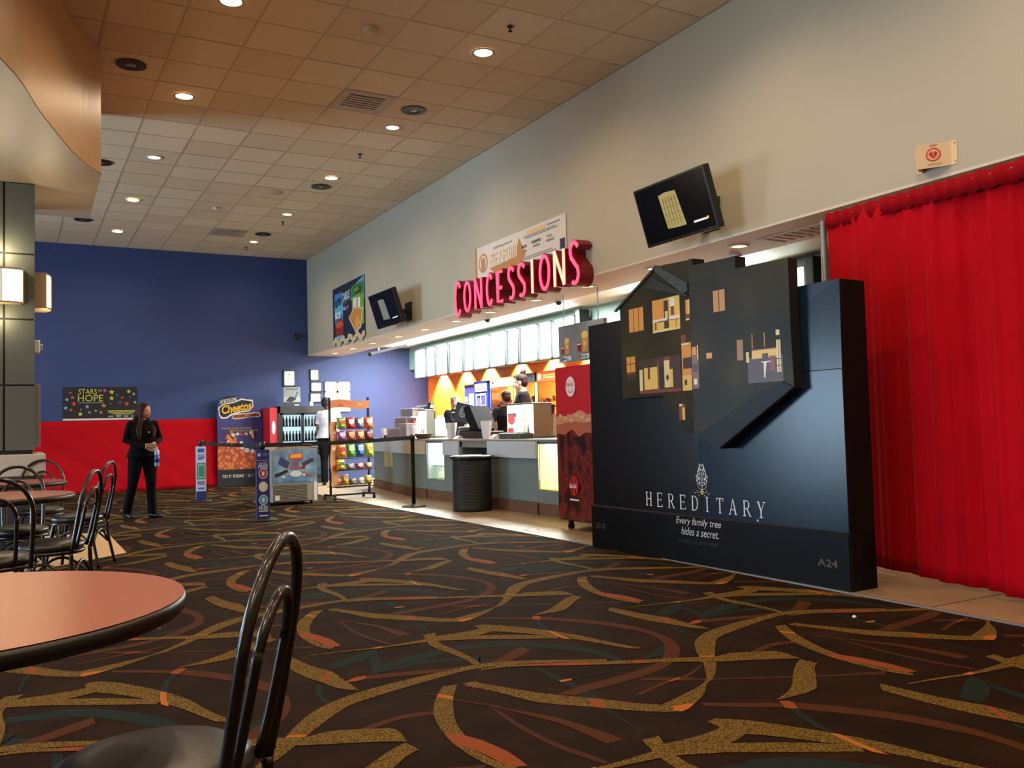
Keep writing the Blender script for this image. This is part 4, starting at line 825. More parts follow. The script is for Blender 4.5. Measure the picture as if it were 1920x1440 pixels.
# back wall cooler with sliding glass doors
bc = thing('glass_door_cooler', 'black drinks cooler with two lit sliding glass doors at the blue wall', 'cooler', (4.66, 18.12, 0))
M_lit = mat('cooler_lit_back', (214, 232, 236), .5, emit=(205, 232, 240), es=1.1)
MB().box((0, 0, 0), (1.03, .7, .1)).box((0, 0, .1), (.05, .7, 1.60)).box((.98, 0, .1), (1.03, .7, 1.60)).box((0, 0, 1.46), (1.03, .7, 1.6)).box((0, .66, .1), (1.03, .7, 1.6)).build('cabinet', mat('cooler_cabinet', (22, 22, 24), .4), bc)
MB().box((.05, .64, .1), (.98, .66, 1.46)).build('lit_back', M_lit, bc)
MB().box((-.16, .02, .1), (-.002, .7, 1.58)).build('side_sign', M_redp, bc); Art().disc(-.085, 1.17, .035, wc, .14).build('print', bc, .016)
for k in range(4): MB().box((.05, .1, .28+.3*k), (.98, .64, .295+.3*k)).build('shelf', mat('cooler_shelf', (206, 214, 216), .4), bc)
for k, (a, b) in enumerate(((.05, .53), (.5, .98))):
    dr = MB().box((a, .01+.03*k, .12), (a+.05, .03+.03*k, 1.46)).box((b-.05, .01+.03*k, .12), (b, .03+.03*k, 1.46)).box((a, .01+.03*k, .12), (b, .03+.03*k, .18)).box((a, .01+.03*k, 1.42), (b, .03+.03*k, 1.46)).build('door', M_black, bc)
    MB().box((a+.05, .018+.03*k, .18), (b-.05, .022+.03*k, 1.42)).build('glass', mat('clear_glass', (240, 250, 250), .02, trans=1), dr)
botm = [mat('bottle_%d' % i, c, .25) for i, c in enumerate(((90, 140, 110), (170, 130, 110), (214, 226, 226), (120, 150, 180), (200, 204, 180), (90, 96, 104)))]
light('cooler_lamp', 'AREA', (5.17, 18.24, 1.56), 9, (.85, .97, 1), .9, (R(35), 0, 0), .06)
n = 0
for sh in range(3):
    for i in range(13):
        x = .09+.067*i; mi = (i//2+sh) % 6
        b_ = thing('bottle', '', 'bottle', (4.66+x, 18.3, .295+.3*(sh+1)-.0), 0, 'bottles in the glass-door cooler')
        b_['label'] = 'small drink bottle on the %s shelf of the glass-door cooler, %s from the left' % (('lower', 'middle', 'upper')[sh], (ORD+['twelfth', 'thirteenth'])[i])
        hh = .2
        MB().lathe([(.024, 0), (.026, .01), (.026, hh*.6), (.012, hh*.82), (.011, hh*.95)], seg=10).build('glass', botm[mi], b_)
        MB().cyl((0, 0), .013, hh*.95, hh, seg=8).build('cap', M_white if i % 3 else M_redp, b_)
bp_ = thing('bird_poster', 'grey poster of a dark bird standing on top of the glass-door cooler', 'poster', (4.83, 18.3, 1.6))
MB().box((0, 0, 0), (.35, .015, .40)).build('board', flat((130, 136, 136)), bp_)
Art().rect(0, 0, .35, .09, flat((44, 48, 54))).rect(.0, .09, .35, .2, flat((150, 156, 156))).poly([(.04, .11), (.12, .2), (.2, .2), (.26, .15), (.16, .09)], flat((20, 22, 24))).poly([(.22, .15), (.25, .16), (.29, .28), (.27, .28)], flat((40, 40, 42))).disc(.285, .29, .014, flat((30, 30, 32))).lines(.04, .34, .31, .38, flat((70, 76, 78)), 1, .5, .1).rect(.22, .02, .32, .04, flat((190, 190, 190))).build('print', bp_)
tag(MB().box((5.38, 18.3, 1.602), (5.45, 18.36, 1.70), None, .008).build('paper_cup', M_white), 'small white cup on top of the glass-door cooler', 'cup')
# power socket sized white box and posters on the pillar side
sc1 = thing('strobe_alarm', 'white fire strobe on the hidden side of the pillar', 'alarm', (PXR, 10.0, 1.93)); MB().box((-.005, 0, 0), (.05, .14, .13), None, .01).build('housing', M_white, sc1); MB().box((.05, .03, .03), (.075, .11, .09), None, .006).build('lens', M_alu, sc1)
pf = thing('poster_case', 'thin poster case edge on the hidden side of the pillar', 'poster case', (PXR, 10.0, 1.0)); MB().box((-.005, 0, 0), (.05, .7, .62), None, .004).build('frame', M_alu, pf); MB().box((.05, .05, .04), (.053, .65, .58)).build('poster', flat((170, 60, 50)), pf)

# ================================================================ SCONCES on the pillar
M_shade = mat('sconce_shade', (255, 240, 214), .5, emit=(255, 228, 188), es=7); M_brs = mat('champagne_metal', (178, 160, 132), .35, .6)
def sconce(label, loc, rz, w=.36, h=.34):
    t = thing('wall_sconce', label, 'wall lamp', loc, rz)
    n = 10; f = [(-w/2+w*k/n, -.10-.05*math.sin(math.pi*k/n)) for k in range(n+1)]
    MB().prism(f+[(w/2, -.02), (-w/2, -.02)], 0.015, h-.015, 'z').build('shade', M_shade, t)
    fr = MB(); g2 = [(p[0]*1.03, p[1]-.006) for p in f]
    for z0, z1 in ((0, .018), (h-.018, h)): fr.prism(g2+[(w/2+.01, 0), (-w/2-.01, 0)], z0, z1, 'z')
    for k in (0, n//2, n): fr.box((g2[k][0]-.007, g2[k][1]-.004, 0), (g2[k][0]+.007, g2[k][1]+.01, h))
    fr.box((w/2-.004, -.1, 0), (w/2+.012, 0, h)).box((-w/2-.012, -.1, 0), (-w/2+.004, 0, h)).build('frame', M_brs, t)
    a = Euler((0, 0, R(rz))).to_matrix() @ Vector((0, -.12, 0))
    light('warm_point_lamp', 'POINT', (loc[0]+a.x, loc[1]+a.y, loc[2]+h+.16), 9, (1, .74, .42), .05); light('warm_point_lamp', 'POINT', (loc[0]+a.x, loc[1]+a.y, loc[2]-.14), 5, (1, .74, .42), .05)
sconce('glowing box sconce on the front of the grey pillar', (-.12, PYF, 2.38), 0)
sconce('glowing box sconce seen edge-on at the right side of the pillar', (PXR, 10.25, 2.39), 90, .36, .36)
# ================================================================ STANCHIONS AND BELTS
def stanchion(label, x, y, h=.98, sleeve=None, rz=0):
    t = thing('belt_stanchion', label, 'barrier post', (x, y, 0), rz, 'belt barrier posts')
    MB().lathe([(.165, 0), (.17, .01), (.15, .022), (.06, .04), (.03, .05)], seg=32).build('base', M_blackm, t)
    MB().lathe([(.028, .045), (.028, h-.09), (.036, h-.085), (.036, h-.01), (.03, h)], seg=20).build('post', M_black, t)
    if sleeve:
        s = .076; z0, z1 = .035, h-.10
        wh, nv = flat((196, 206, 226)), flat((34, 40, 104))
        b = MB().box((-s, -s, z0), (s, s, z1)).build('sleeve', nv if sleeve == 'blue' else wh, t)
        A_ = Art(); B_ = Art()
        if sleeve == 'blue':
            A_.rect(-s, z1-.13, s, z1-.127, wh).disc(-.045, z1-.06, .022, flat((150, 170, 220))).rect(.0, z1-.08, .06, z1-.04, flat((60, 80, 150)))
            for z, c in ((.58, (160, 30, 44)), (.42, (206, 200, 176)), (.26, (60, 150, 190))): A_.disc(0, z, .053, wh, .062).disc(0, z, .045, flat(c), .054).rect(-.015, z-.025, .015, z+.025, wh if c[0] == 160 else flat((220, 214, 200)))
            A_.rect(-.055, .115, .055, .125, wh).rect(-.05, .06, .055, .075, wh)
            B_.rect(-s, z0+.09, s, z1, flat((206, 210, 200))).rect(-.05, .34, .05, .58, flat((50, 110, 70))).lines(-.05, .65, .05, .8, flat((90, 100, 110)), 3, .5).lines(-.05, .16, .05, .3, flat((90, 100, 110)), 3, .5)
            text('JOIN NOW', wh, t, -.05, z1-.175, .05, z1-.155, -s-.006, .02); text('FREE', wh, t, -.055, z1-.235, .055, z1-.18, -s-.006, .02); text('EARN', wh, t, -.03, .185, .03, .2, -s-.006, .02); text('FREE', wh, t, -.055, .13, .055, .182, -s-.006, .02)
        else:
            A_.rect(-s, z0, s, .17, nv).rect(-.05, z1-.09, .05, z1-.03, flat((60, 84, 170))).rect(-.065, .36, .065, .62, flat((40, 130, 90))).rect(-.05, .38, .05, .6, flat((150, 200, 190))).rect(-.04, .40, .04, .58, flat((60, 140, 110))).rect(-.05, .2, .05, .23, flat((90, 110, 190)))
            B_.rect(-s, z0, s, z1, flat((200, 190, 170))).rect(-.05, .36, .05, .62, flat((200, 140, 90)))
            text('GET THE', flat((60, 84, 170)), t, -.05, z1-.15, .05, z1-.12, -s-.006, .02); text('APP', flat((60, 84, 170)), t, -.05, z1-.21, .05, z1-.155, -s-.006, .03); text('FREE', flat((60, 84, 170)), t, -.055, .27, .055, .33, -s-.006, .02)
        A_.build('print', t, -s-.001); B_.build('side_print', t, 0, loc=(s+.001, 0, 0), rot=(0, 0, R(90)))
    return t
stanchion('barrier post in a blue printed sleeve, in front of the ice-cream freezer', 2.66, 11.12, .97, 'blue', -8)
stanchion('barrier post in a white printed sleeve, before the red wall cloth', 2.60, 14.95, .98, 'white', -8)
stanchion('bare black barrier post at the right end of the belt, beside the bin', 4.80, 11.45, 1.0)
def belt(a, b, za, zb, label):
    A = Vector(a); B = Vector(b); dd = (B-A); n = 14; vs = []
    for k in range(n+1):
        u = k/n; p = A+dd*u; z = za+(zb-za)*u-.015*math.sin(math.pi*u)
        vs += [(p.x, p.y, z-.026), (p.x, p.y, z+.026)]
    t = thing('retractable_belt', label, 'barrier belt', (0, 0, 0), 0, 'barrier belts')
    solid(MB().add(vs, [(2*k, 2*k+2, 2*k+3, 2*k+1) for k in range(n)]).build('webbing', mat('belt_webbing', (16, 15, 17), .7), t), .003)
    ar = Art(); L = dd.length; k = .5; pr = MB(); nn = Vector((dd.y, -dd.x, 0)).normalized()*.004
    if nn.dot(Vector((0, -1, 0))) < 0: nn = -nn
    while k < L-.3:
        p = A+dd*(k/L); q = A+dd*((k+.12)/L); z = za+(zb-za)*k/L-.015*math.sin(math.pi*k/L)
        pr.add([(p.x+nn.x, p.y+nn.y, z-.009), (q.x+nn.x, q.y+nn.y, z-.009), (q.x+nn.x, q.y+nn.y, z+.009), (p.x+nn.x, p.y+nn.y, z+.009)], [(0, 1, 2, 3)]); k += .8
    pr.build('print', flat((90, 80, 90)), t)
belt((2.60, 14.91, 0), (2.66, 11.16, 0), .94, .925, 'black belt between the white-sleeved and the blue-sleeved posts')
belt((2.70, 11.12, 0), (4.76, 11.45, 0), .925, .955, 'long black belt from the blue-sleeved post to the bare post')

# ================================================================ ICE-CREAM FREEZER
fz = thing('ice_cream_freezer', 'grey chest freezer with blue ice-cream picture front and slatted grille', 'freezer', (3.27, 13.1, 0))
M_fgrey = mat('freezer_grey', (150, 146, 136), .5)
prof = [(0, .035), (.67, .035), (.67, .83), (.55, .855), (.4, .875), (.25, .875), (.1, .85), (0, .80)]
MB().prism([(0, .30), (.67, .30), (.67, .83), (.55, .86), (.4, .878), (.25, .875), (.1, .85), (0, .80)], 0, .62, 'y').build('body', M_fgrey, fz)
MB().box((0.02, .03, .05), (.66, .6, .30)).build('machine_case', M_fgrey, fz)
M_ice = ramp_mat('frosty_print', 'noise', [(.25, (44, 84, 128)), (.45, (92, 132, 168)), (.6, (130, 164, 190)), (.75, (196, 212, 222))], .45, 5, detail=5)
MB().prism([(.015, .33), (.66, .33), (.66, .795), (.5, .822), (.35, .83), (.2, .82), (.015, .775)], -.004, 0, 'y').build('front_print', M_ice, fz)
ar = Art(); br1, br2 = flat((58, 40, 60)), flat((40, 30, 34))
ar.poly([(.09, .62), (.13, .72), (.27, .63), (.22, .54)], flat((52, 62, 110))).poly([(.44, .61), (.6, .69), (.63, .64), (.47, .56)], br1).poly([(.03, .46), (.06, .41), (.24, .49), (.22, .53)], br2).poly([(.42, .5), (.61, .44), (.6, .4), (.4, .47)], flat((150, 104, 70)))
ar.poly([(.25, .66), (.26, .76), (.46, .77), (.46, .67)], flat((206, 70, 60))).poly([(.27, .69), (.28, .745), (.44, .755), (.44, .70)], flat((230, 176, 50))).disc(.35, .46, .09, flat((214, 222, 226)), .045).disc(.17, .42, .02, wc).disc(.47, .44, .02, wc)
ar.build('print', fz, -.005)
RI = flat((186, 30, 40)); text('ICE', RI, fz, .3, .585, .4, .63, -.012, .012); text('CREAM', RI, fz, .22, .525, .49, .575, -.012, .012)
for k in range(11): MB().box((.03, .0, .065+.0215*k), (.52, .03, .078+.0215*k)).build('grille_slat', mat('grille_slat', (128, 122, 108), .5), fz)
MB().box((.52, .0, .06), (.62, .03, .30)).build('side_panel', M_fgrey, fz); MB().box((.62, -.006, .05), (.67, .05, .33)).build('corner_trim', M_white, fz)
MB().box((.04, -.004, .08), (.11, .0, .15)).build('control_plate', M_white, fz); MB().prism([(.01, .80), (.1, .855), (.25, .882), (.4, .885), (.55, .866), (.67, .835), (.67, .85), (.55, .88), (.4, .9), (.25, .897), (.1, .87), (.01, .82)], -.008, .63, 'y').build('lid_frame', mat('freezer_lid', (176, 170, 160), .4), fz)
for x in (.08, .6):
    for y in (.08, .52): MB().tube([(x-.012, y, .026), (x+.012, y, .026)], .026, None, 12).box((x-.006, y-.006, .03), (x+.006, y+.006, .06)).build('castor', M_blackm, fz)
db = tag(MB().box((4.06, 14.3, 0), (4.32, 14.75, .86), None, .03).build('waste_bin', mat('dark_blue_plastic', (24, 34, 54), .5)), 'dark blue square bin between the freezer and the snack rack', 'bin')

# ================================================================ SNACK RACK
rk = thing('snack_rack', 'black wire snack rack on castors with wavy orange header board', 'display rack', (4.30, 13.36, 0), 6)
RW, RD_ = .66, .34
fm = MB()
for x in (.0, RW):
    fm.box((x-.014, .15, .07), (x+.014, .18, 1.60))
fm.box((-.02, .15, .06), (RW+.02, .18, .085))
for x in (0, RW): fm.box((x-.014, -.02, .06), (x+.014, .40, .085))
fm.build('frame', M_blackm, rk)
for x in (0, RW):
    for y in (0, .38): MB().tube([(x-.012, y, .028), (x+.012, y, .028)], .028, None, 12).box((x-.008, y-.008, .03), (x+.008, y+.008, .065)).build('castor', M_blackm, rk)
M_or = mat('orange_wave_board', (190, 116, 64), .55, var=.08, vs=9)
wv = [(k/12*RW, 1.43+.015*math.sin(k/12*6.3)-.0) for k in range(13)]; wt = [(x, z+.125) for x, z in wv]
hd_ = MB().prism(wv+wt[::-1], .12, .13, 'y').build('header_board', M_or, rk)
b = bmesh.new(); b.from_mesh(hd_.data); bmesh.ops.recalc_face_normals(b, faces=b.faces); bmesh.ops.triangulate(b, faces=b.faces); b.to_mesh(hd_.data); b.free()
Art().disc(.17, 1.475, .045, flat((206, 70, 50)), .025).disc(.32, 1.5, .035, flat((216, 90, 60)), .018).disc(.5, 1.49, .05, flat((206, 150, 110)), .02).build('print', hd_, .119)
sp = [(-.075+.012*math.sin(k*.9), .24+.98*k/14) for k in range(15)]; st2 = [(x+.115, z) for x, z in sp]
ss = MB().prism(sp+st2[::-1], -.03, -.02, 'y').build('side_board', mat('orange_side_board', (196, 140, 92), .55, var=.1, vs=7), rk)
b = bmesh.new(); b.from_mesh(ss.data); bmesh.ops.recalc_face_normals(b, faces=b.faces); bmesh.ops.triangulate(b, faces=b.faces); b.to_mesh(ss.data); b.free()
Art().disc(-.015, 1.02, .035, flat((206, 196, 190)), .03).disc(-.015, 1.02, .025, flat((180, 60, 50)), .02).disc(-.02, .5, .03, flat((190, 60, 44)), .05).disc(-.02, .8, .03, flat((226, 190, 150)), .03).build('print', ss, -.031)
for z in (.20, .46, .64, .88, 1.10):
    w_ = MB(); d0, d1 = (-.08, .3) if z < .5 else (-.04, .2)
    for k in range(5): w_.tube([(0, d0+(d1-d0)*k/4, z), (RW, d0+(d1-d0)*k/4, z)], .003, None, 5)
    for k in range(15): w_.tube([(RW*k/14, d0, z+(.09 if z < .5 else .03)), (RW*k/14, d0, z), (RW*k/14, d1, z)], .0025, None, 4)
    w_.tube([(0, d0, z+(.09 if z < .5 else .03)), (RW, d0, z+(.09 if z < .5 else .03))], .004, None, 5)
    w_.build('wire_shelf', M_blackm, rk)
Art().rect(.12, 1.22, .45, 1.27, flat((150, 190, 90))).rect(.27, 1.18, .45, 1.22, wc).rect(.45, 1.2, .6, 1.24, flat((200, 90, 80))).build('price_cards', rk, -.03)
def bag(m):
    n, k = 8, 10; vs = []
    for j in range(k+1):
        v = j/k; t = math.sin(math.pi*v)**.5*.5
        for i in range(n+1):
            u = i/n; d = t*math.sin(math.pi*u)**.6
            e = (.5-u)*(.06 if j in (0, k) else .0)*0
            vs.append((u-.5+e, -d*.9+.02*math.sin(9*u+5*v)*d, v))
    o = len(vs)
    for j in range(k+1):
        v = j/k; t = math.sin(math.pi*v)**.5*.5
        for i in range(n+1):
            u = i/n; vs.append((u-.5, t*math.sin(math.pi*u)**.6*.5+.004, v))
    fs = [(j*(n+1)+i, j*(n+1)+i+1, (j+1)*(n+1)+i+1, (j+1)*(n+1)+i) for j in range(k) for i in range(n)]
    fs += [(o+j*(n+1)+i+1, o+j*(n+1)+i, o+(j+1)*(n+1)+i, o+(j+1)*(n+1)+i+1) for j in range(k) for i in range(n)]
    for j in range(k): a = j*(n+1); fs += [(a, a+n+1, o+a+n+1, o+a), (a+n, o+a+n, o+a+2*n+1, a+2*n+1)]
    fs += [(i, o+i, o+i+1, i+1) for i in range(n)]
    return MB().add(vs, fs, None, True)
_bagmesh = {}
Mrk = Matrix.Translation((4.30, 13.36, 0)) @ Matrix.Rotation(R(6), 4, 'Z')
def putbag(x, z, w, h, dpt, c, c2, label, y=-.06, tilt=-8, rz=0, cat='snack bag', grp='snack bags on the rack'):
    p = Mrk @ Vector((x, y, z))
    t = thing('snack_bag', label, cat, p, 6+rz, grp); m = mat('foil_%02x%02x%02x' % c, c, .32, var=.12, vs=12)
    key = c
    if key not in _bagmesh:
        o = bag(m).build('bag', m); _bagmesh[key] = o.data; bpy.data.objects.remove(o)
    o = link('bag', _bagmesh[key], t, (0, 0, 0), (R(tilt), 0, 0)); o.scale = (w, dpt, h)
    a = Art().disc(0, h*.58, w*.33, flat(c2, .4), h*.2, 14).disc(w*.05, h*.3, w*.25, flat(tuple(min(255, q+40) for q in c), .4), h*.1, 10).rect(-w*.3, h*.72, w*.3, h*.8, flat((230, 226, 214), .4))
    a.build('print', t, -dpt*.5, .0006, rot=(R(tilt), 0, 0)); return t
rows = [(1.10, .17, [((110, 150, 40), (196, 60, 40), 'lime green'), ((176, 24, 34), (230, 220, 210), 'bright red'), ((90, 100, 116), (190, 200, 210), 'silver-blue'), ((206, 92, 36), (214, 196, 170), 'orange')], 'top'),
        (.92, .14, [((120, 60, 130), (220, 190, 210), 'purple'), ((150, 70, 44), (226, 160, 90), 'brown'), ((170, 90, 50), (210, 190, 120), 'tan'), ((96, 26, 34), (170, 90, 80), 'dark red')], 'second'),
        (.66, .21, [((204, 120, 30), (190, 40, 30), 'orange-red'), ((70, 140, 40), (190, 220, 150), 'green'), ((40, 84, 150), (150, 190, 220), 'blue'), ((150, 170, 50), (226, 170, 60), 'yellow-green')], 'third')]
for z, h, cs, rn in rows:
    for i, (c, c2, cn) in enumerate(cs): putbag(.10+.155*i, z, .15, h+.012, .09, c, c2, '%s foil snack bag on the %s row of the wire rack' % (cn, rn))
for i, (c, c2, cn, h) in enumerate((((216, 190, 40), (90, 110, 40), 'yellow', .16), ((130, 120, 124), (180, 176, 180), 'clear grey', .09), ((160, 60, 60), (220, 200, 200), 'pink-red', .09), ((190, 120, 60), (226, 200, 160), 'amber', .09))):
    putbag(.08+.155*i, .475, .13, h, .09, c, c2, '%s snack packet on the fourth row of the wire rack' % cn)
for i, (c, c2, cn, h) in enumerate((((150, 30, 30), (210, 160, 60), 'dark red', .12), ((206, 150, 60), (226, 200, 120), 'gold', .17), ((110, 100, 104), (170, 160, 160), 'grey', .1), ((180, 184, 186), (220, 220, 220), 'silver', .11), ((170, 150, 60), (210, 190, 110), 'olive', .14))):
    putbag(.07+.13*i, .225, .13, h, .1, c, c2, '%s packet in the bottom basket of the wire rack' % cn, y=.05)

# ================================================================ RIBBED BIN
bn = thing('waste_bin', 'round ribbed black bin standing in front of the grey counter', 'bin', (5.17, 10.37, 0))
prof = [(.245, 0), (.25, .01)]
for k in range(34): z = .03+k*.0185; prof += [(.25, z), (.257, z+.005), (.257, z+.011), (.25, z+.016)]
prof += [(.252, .67)]
MB().lathe(prof, seg=40).build('ribbed_body', mat('black_ribbed_rubber', (15, 18, 22), .5), bn)
MB().lathe([(.25, .67), (.285, .675), (.29, .695), (.28, .712), (.24, .718), (.15, .715), (.13, .70)], seg=40).build('lid', M_black, bn)
MB().lathe([(.12, .708), (.14, .716), (.13, .722)], seg=30).build('rim', M_alu, bn)
# ================================================================ COUNTER
M_cb = mat('counter_grey_laminate', (104, 118, 118), .5, var=.04, vs=2); M_cf = mat('counter_pale_fascia', (176, 184, 190), .45); M_top = mat('counter_top_steel', (142, 142, 136), .3, .35, var=.05, vs=4)
M_wood = mat('brown_kick_board', (96, 66, 44), .6, var=.15, vs=5); CX = 5.52
def unit_(name, label, y0, y1, x0=None, x1=None):   # local: x from 0 (far end) to width, y into the counter
    a = Vector((x0 if x0 else CX, y1-.003, 0)); b = Vector((x1 if x1 else CX, y0+.003, 0)); d = b-a
    t = thing(name, label, 'counter unit', a, math.degrees(math.atan2(d.y, d.x)), 'counter units'); return t, d.length
def plain(label, y0, y1, fascia=True, **k):
    t, w = unit_('counter_unit', label, y0, y1, **k)
    MB().box((0, 0, .15), (w, .62, .87)).build('body', M_cb, t)
    if fascia: MB().box((0, -.03, .68), (w, 0, .885), None, .004).build('fascia', M_cf if fascia == 1 else mat('fascia_warm', (176, 160, 136), .5), t)
    MB().box((0, .03, 0), (w, .6, .15)).build('kick_board', M_wood, t); MB().box((0, -.025, .0), (w, .03, .145), None, .004).build('plinth_board', M_wood, t); return t, w
def case(label, y0, y1, warm, zlo=.30, zhi=.855, **k):
    t, w = unit_('display_case', label, y0, y1, **k)
    MB().box((0, 0, .15), (w, .62, zlo)).build('body', M_cb, t); MB().box((0, .02, zhi), (w, .62, .885)).build('header', M_cb, t)
    MB().box((0, 0, 0), (w, .6, .15)).build('kick_board', M_wood, t)
    lc = (255, 226, 170) if warm else (226, 246, 246); ml = mat('case_light_%d' % warm, lc, .5, emit=lc, es=6)
    MB().box((0, .5, zlo), (w, .52, zhi)).build('lit_back', ml, t); MB().box((.04, .1, zhi-.015), (w-.04, .3, zhi)).build('lamp_panel', mat('case_lamp_%d' % warm, lc, .5, emit=lc, es=34), t)
    MB().box((0, .02, zlo), (.015, .62, zhi)).box((w-.015, .02, zlo), (w, .62, zhi)).build('side_wall', mat('case_wall', (236, 236, 226), .5), t)
    MB().box((.015, .03, zlo), (w-.015, .5, zlo+.012)).build('case_floor', mat('case_floor', (214, 190, 140) if warm else (200, 214, 214), .4), t)
    if not warm: MB().box((.02, .1, .50), (w-.02, .5, .512)).build('shelf', mat('glass_shelf', (190, 214, 214), .2), t)
    MB().box((.01, .004, zlo), (w-.01, .01, zhi)).build('glass', mat('clear_glass', (240, 250, 250), .02, trans=1), t)
    return t, w
case('glowing warm display case in the counter left of the red cooler', 8.35, 9.28, True)
tr = thing('food_tray', 'pale tray inside the warm display case', 'tray', (5.72, 8.8, .318)); MB().lathe([(.09, 0), (.13, .01), (.15, .07), (.155, .075), (.14, .072)], seg=20).build('bowl', mat('tray_cream', (226, 206, 170), .4), tr)
t, w = plain('grey counter section with pale fascia between bin and warm display case', 9.28, 10.56)
for x in (.1, ): pass
t, w = unit_('counter_unit', 'open grey-framed shelf section under the cash register', 10.56, 11.43)
MB().box((0, 0, .15), (w, .62, .2)).box((0, .0, .2), (.05, .62, .885)).box((w-.05, 0, .2), (w, .62, .885)).box((0, .0, .80), (w, .62, .885)).box((0, .58, .2), (w, .62, .8)).build('body', mat('shelf_grey', (112, 114, 108), .5), t)
MB().box((0, .03, 0), (w, .6, .15)).build('kick_board', M_wood, t)
for i in range(3):
    b_ = thing('bottle', 'green-labelled bottle on the open counter shelf, %s from the right' % ORD[i], 'bottle', (5.62+.03*i, 10.7+.09*i, .59), 0, 'bottles on the open counter shelf'); MB().lathe([(.028, 0), (.03, .1), (.013, .16), (.012, .19)], seg=10).build('glass', mat('green_bottle', (24, 52, 30), .25), b_)
MB().box((.05, .05, .575), (w-.05, .58, .588)).build('shelf', M_steel, t)
plain('narrow grey counter section with pale fascia left of the register shelf', 11.43, 11.98)
case('cool white lit display case in the counter left of the bin', 11.98, 12.62, False)
t, w = plain('grey counter section with warm fascia left of the white display case', 12.62, 13.45, 2)
t, w = plain('far grey counter section with notice panel behind the snack rack', 13.45, 15.95, 1, x0=5.90, x1=5.535)
MB().box((.9, -.008, .42), (1.55, -.001, .80)).build('notice_panel', mat('olive_panel', (170, 172, 132), .5), t)
ctp = MB().prism([(CX-.012, 8.3), (6.2, 8.3), (6.55, 16.0), (5.885, 15.98), (CX-.012, 13.45)], .885, .915, 'z').build('counter_top', M_top); ctp.name = 'worktop'; tag(ctp, 'continuous steel-grey counter top of the concession stand', 'counter top')
ZT = .915
# light-grey drop panels? (paper notices taped below the top are the fascias)
def dispenser(label, y0, y1, x=5.92, h=.46, warm=0, sy=1):
    t = thing('drinks_dispenser', label, 'drinks dispenser', (x, y1, ZT), -90, 'drinks dispensers'); w = y1-y0; t.scale = (1, sy, 1)
    MB().box((0, .02, .02), (w, .30, h)).build('body', mat('bronze_steel', (150, 128, 104), .4, .5) if warm else M_steel, t)
    MB().box((0, .0, .06), (w, .02, h-.005)).build('lit_front', mat('dispenser_light', (255, 252, 226), .4, emit=(255, 248, 214), es=2.2), t)
    MB().box((-.005, -.01, h-.012), (w+.005, .31, h+.012), None, .004).build('top', M_steel, t)
    a = Art().rect(.02, h*.62, w*.38, h*.74, flat((120, 104, 110), .5, .5)).disc(w*.18, h*.55, w*.15, flat((226, 90, 90), .5, .6), .07).rect(w*.03, h*.16, w*.26, h*.3, flat((214, 50, 60), .5, .6)).disc(w*.14, h*.36, .01, flat((60, 60, 50), .5, .2))
    a.rect(w*.68, h*.32, w*.76, h*.88, flat((240, 238, 150), .5, .9)).poly([(w*.66, h*.18), (w*.76, h*.18), (w*.74, h*.34), (w*.69, h*.34)], flat((150, 210, 90), .5, .7)).poly([(w*.8, h*.18), (w*.9, h*.18), (w*.86, h*.44), (w*.84, h*.44)], flat((90, 110, 140), .5, .5)).disc(w*.85, h*.45, .012, flat((90, 100, 200), .5, .5))
    a.build('print', t, -.002)
    # curved-top splash arm with tray behind the case, as seen past its side
    pts = [(.32, .02), (.32, .30)]+[(.32+.20*math.sin(R(q)), .30+.09*math.sin(R(q))) for q in (10, 30, 50)]+[(.60, .38), (.66, .34), (.69, .26), (.69, .02)]
    MB().prism([(y_, z_) for y_, z_ in pts], w-.03, w, 'x').build('side_shield', mat('shield_tan', (176, 160, 136), .45) if warm else mat('shield_mint', (186, 206, 196), .45), t)
    MB().box((.02, .32, 0), (w, .72, .03), None, .004).build('drip_tray', M_steel, t)
    MB().box((w*.3, .3, h-.16), (w*.9, .40, h-.01), None, .01).box((w*.5, .33, h-.22), (w*.6, .37, h-.15)).build('nozzle_block', M_black, t)
    return t
dispenser('lit drinks dispenser with brown side between register and red cooler', 10.12, 10.80, 5.95, warm=1)
dispenser('lit drinks dispenser at the far end, behind the clear snack boxes', 13.72, 14.36, 6.0, .47, 0, .52)
t = thing('coffee_grinder', 'small black appliance on top of the far drinks dispenser', 'appliance', (6.12, 13.78, ZT+.485)); MB().cyl((0, 0), .05, 0, .05).cyl((0, 0), .06, .05, .11, r2=.045).build('body', M_black, t); MB().box((-.03, -.06, .02), (.03, -.045, .07)).build('label_plate', M_white, t)
t = thing('cup_dispenser', 'black squat dispenser right of the far drinks dispenser', 'appliance', (6.35, 13.3, ZT)); MB().cyl((0, 0), .03, 0, .28).box((-.06, -.07, .28), (.08, .07, .42), None, .02).build('body', M_black, t)
def cups(label, x, y, r=.055, h=.2, z=ZT, n=3):
    t = thing('popcorn_cup', label, 'paper cup stack', (x, y, z), random.random()*60, 'paper cup stacks')
    k = 16
    for i in range(n):
        z0 = i*.018; vs = []
        for zz, rr in ((z0, r*.7), (z0+h, r*1.12)):
            for q in range(k): a = 2*math.pi*q/k; s = rr*(1+.06*(q % 2)); vs.append((s*math.cos(a), s*math.sin(a), zz+(.012*(q % 2) if zz > z0 else 0)))
        MB().add(vs, [(q, (q+1) % k, k+(q+1) % k, k+q) for q in range(k)]+[list(range(k))[::-1], list(range(k, 2*k))]).build('cup', mat('paper_white', (206, 200, 206), .6), t)
cups('fluted white cup stack left of the cash register', 5.66, 12.0, .07, .19); cups('fluted white cup stack right of the cash register', 5.66, 10.88, .07, .2)
cups('white cup stack at the far end beside the snack rack', 5.93, 15.38, .09, .15, n=2); cups('fluted white cup stack before the clear snack boxes', 5.72, 13.55, .075, .17)
